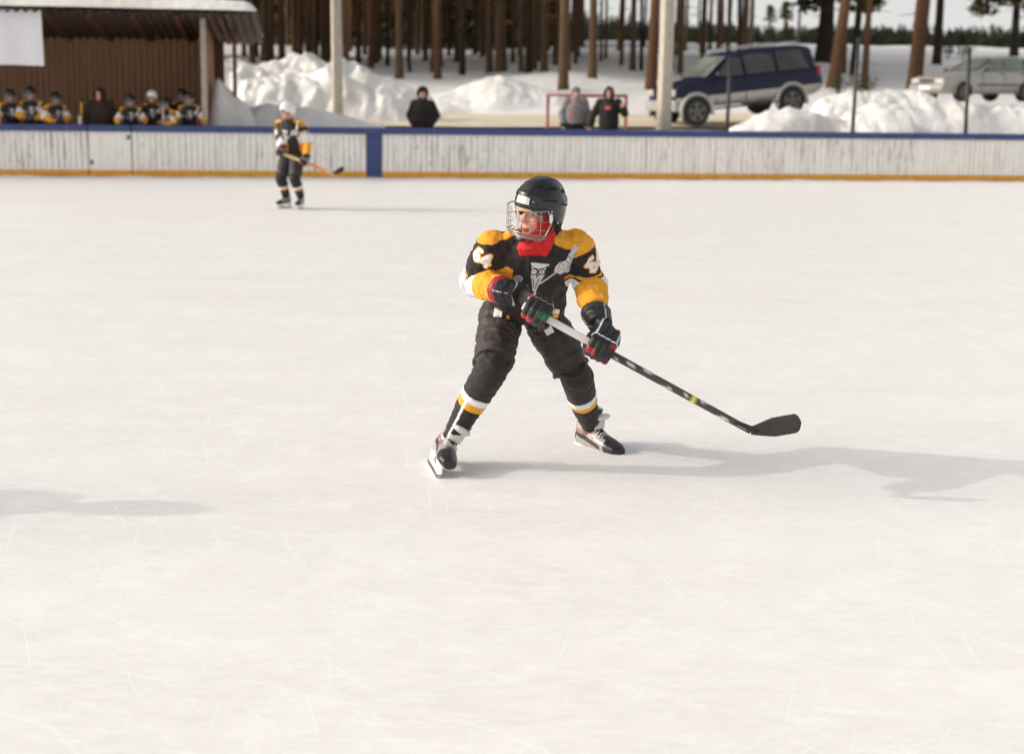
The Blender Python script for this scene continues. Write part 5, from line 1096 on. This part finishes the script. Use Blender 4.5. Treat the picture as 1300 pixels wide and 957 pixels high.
plain_t = [(471, 87, 8), (492, 85, 5), (520, 92, 4), (540, 78, 7), (588, 76, 5), (603, 70, 6), (651, 80, 6), (671, 94, 9), (683, 78, 9), (692, 74, 6), (726, 68, 5), (738, 54, 5), (763, 78, 4), (769, 75, 4), (786, 65, 7), (803, 91, 8), (814, 90, 5), (832, 94, 5), (853, 89, 6), (862, 55, 9), (892, 68, 8), (901, 64, 5), (912, 64, 6), (924, 61, 6), (938, 60, 5), (944, 60, 10), (976, 55, 4), (997, 54, 9), (1013, 56, 4), (1071, 94, 6),
           (337, 78, 12), (358, 79, 9), (381, 77, 9), (392, 80, 10), (401, 76, 8), (412, 79, 11), (421, 75, 8), (440, 76, 6), (455, 80, 7), (320, 80, 8), (570, 72, 5), (578, 80, 4), (612, 74, 6), (660, 72, 7), (630, 66, 5), (482, 76, 6), (530, 70, 6), (551, 66, 5), (445, 66, 5), (463, 70, 6)]
for px, py, wd in plain_t:
    p = hit(px, py); pine(p, max(.06, wd * p.y / F / 2), None, random.choice((0, 0, 2, 1)), (random.gauss(0, .012), 0), LT, GT)
for k in range(110):                                               # deeper forest, denser to the left
    Y = 62 + 100 * random.random() ** 1.2; px = random.uniform(-60, 690) if k < 78 else random.uniform(690, 960); x = at(px, 100, Y).x; pine((x, Y, terr1(x, Y)), random.uniform(.10, .19), None, random.choice((0, 0, 0, 2, 1)), (random.gauss(0, .015), 0), LT, GT)
for k in range(46):                                                # forest left of the frame that shades the snow
    Y = random.uniform(44, 95); x = random.uniform(-62, -16) - (Y - 44) * .12; pine((x, Y, terr1(x, Y)), random.uniform(.13, .2), None, 0, (0, 0), LT, GT)

# far forest: one mass of small conifers on the rise, and taller woodland behind the trunks on the left
def forest(name, trees, mat, per=90, leaf=.5):
    V_, F_, k = [], [], 0
    for x, y, h, w_ in trees:
        z0 = terr1(x, y) - .3; u = rng.random(per) ** .7; r = w_ * (1 - u) ** .8 * rng.random(per) ** .4 * (.75 + .5 * rng.random(per)); a = rng.random(per) * 6.283
        P = np.stack([x + r * np.cos(a), y + r * np.sin(a), z0 + h * (.04 + .96 * u)], 1); A = rng.normal(0, 1, (per, 3)); A /= np.linalg.norm(A, axis=1)[:, None]; B = np.cross(A, rng.normal(0, 1, (per, 3))); B /= np.linalg.norm(B, axis=1)[:, None]; s1 = leaf * (.6 + .8 * rng.random((per, 1))) * (1.1 - .7 * u[:, None])
        V_.append(np.stack([P - A * s1, P + B * s1 * .6, P + A * s1 - np.array([0, 0, .3 * leaf])], 1).reshape(-1, 3)); F_.append(np.arange(per * 3).reshape(-1, 3) + k); k += per * 3
    return tag(link(name, mk_np(np.concatenate(V_), np.concatenate(F_)), mat, smooth=False), kind='stuff')
tr = []
for k in range(1500):
    Y = random.uniform(395, 470); px = random.uniform(560, 1500); x = at(px, 60, Y).x; tr.append((x, Y, random.uniform(4.6, 7.0) * (1.25 if px < 800 else 1) * random.choice((1, 1, 1, 1.15)), random.uniform(1.2, 2.2)))
forest('distant_forest', tr, needle_mat('far_needles', (.012, .020, .010), (.040, .052, .024)), 90, .75)
tr = []
for k in range(950):
    Y = random.uniform(125, 230); px = random.uniform(-200, 650) if random.random() < .95 else random.uniform(650, 700); x = at(px, 60, Y).x; tr.append((x, Y, random.uniform(9, 19), random.uniform(1.3, 2.6)))
forest('deep_woodland', tr, needle_mat('brown_woodland', (.060, .040, .020), (.20, .135, .065)), 170, .8)
# a few young shoots and shrubs poking from the snow
def shrub(p, h, n, lab, mat):
    r = thing('shrub', lab, 'shrub', p); tw = []; V_ = []; F_ = []; k = 0
    for i in range(n):
        d = V((random.gauss(0, .35), random.gauss(0, .35), 1)); tip = d * h * random.uniform(.6, 1); tw.append(tube([V((0, 0, -.1)), tip * .5 + V((random.gauss(0, .03), 0, 0)), tip], [.012, .008, .004], 4))
        m_ = 26; P = rng.normal(0, .11, (m_, 3)) * h + npv(tip) * rng.uniform(.5, 1, (m_, 1)); A = rng.normal(0, 1, (m_, 3)) * .06 * h; B = rng.normal(0, 1, (m_, 3)) * .03 * h; V_.append(np.stack([P - A, P + B, P + A], 1).reshape(-1, 3)); F_.append(np.arange(m_ * 3).reshape(-1, 3) + k); k += m_ * 3
    link('stems', prim_mesh(tw), M_barks[0], r); link('foliage', mk_np(np.concatenate(V_), np.concatenate(F_)), mat, r, False)
for px, py, h, lab in ((1063, 128, .8, 'small green shrub in the snow behind the blue car tail'), (1094, 126, .9, 'small green shrub at the foot of the slim orange pine'), (1204, 76, 1.3, 'bare dark bush on the snow left of the silver car roof'), (1222, 78, 1.2, 'bare dark bush above the silver car windscreen')):
    shrub(hit(px, py), h, 9, lab, M_ndl if h < 1 else M_barks[2])
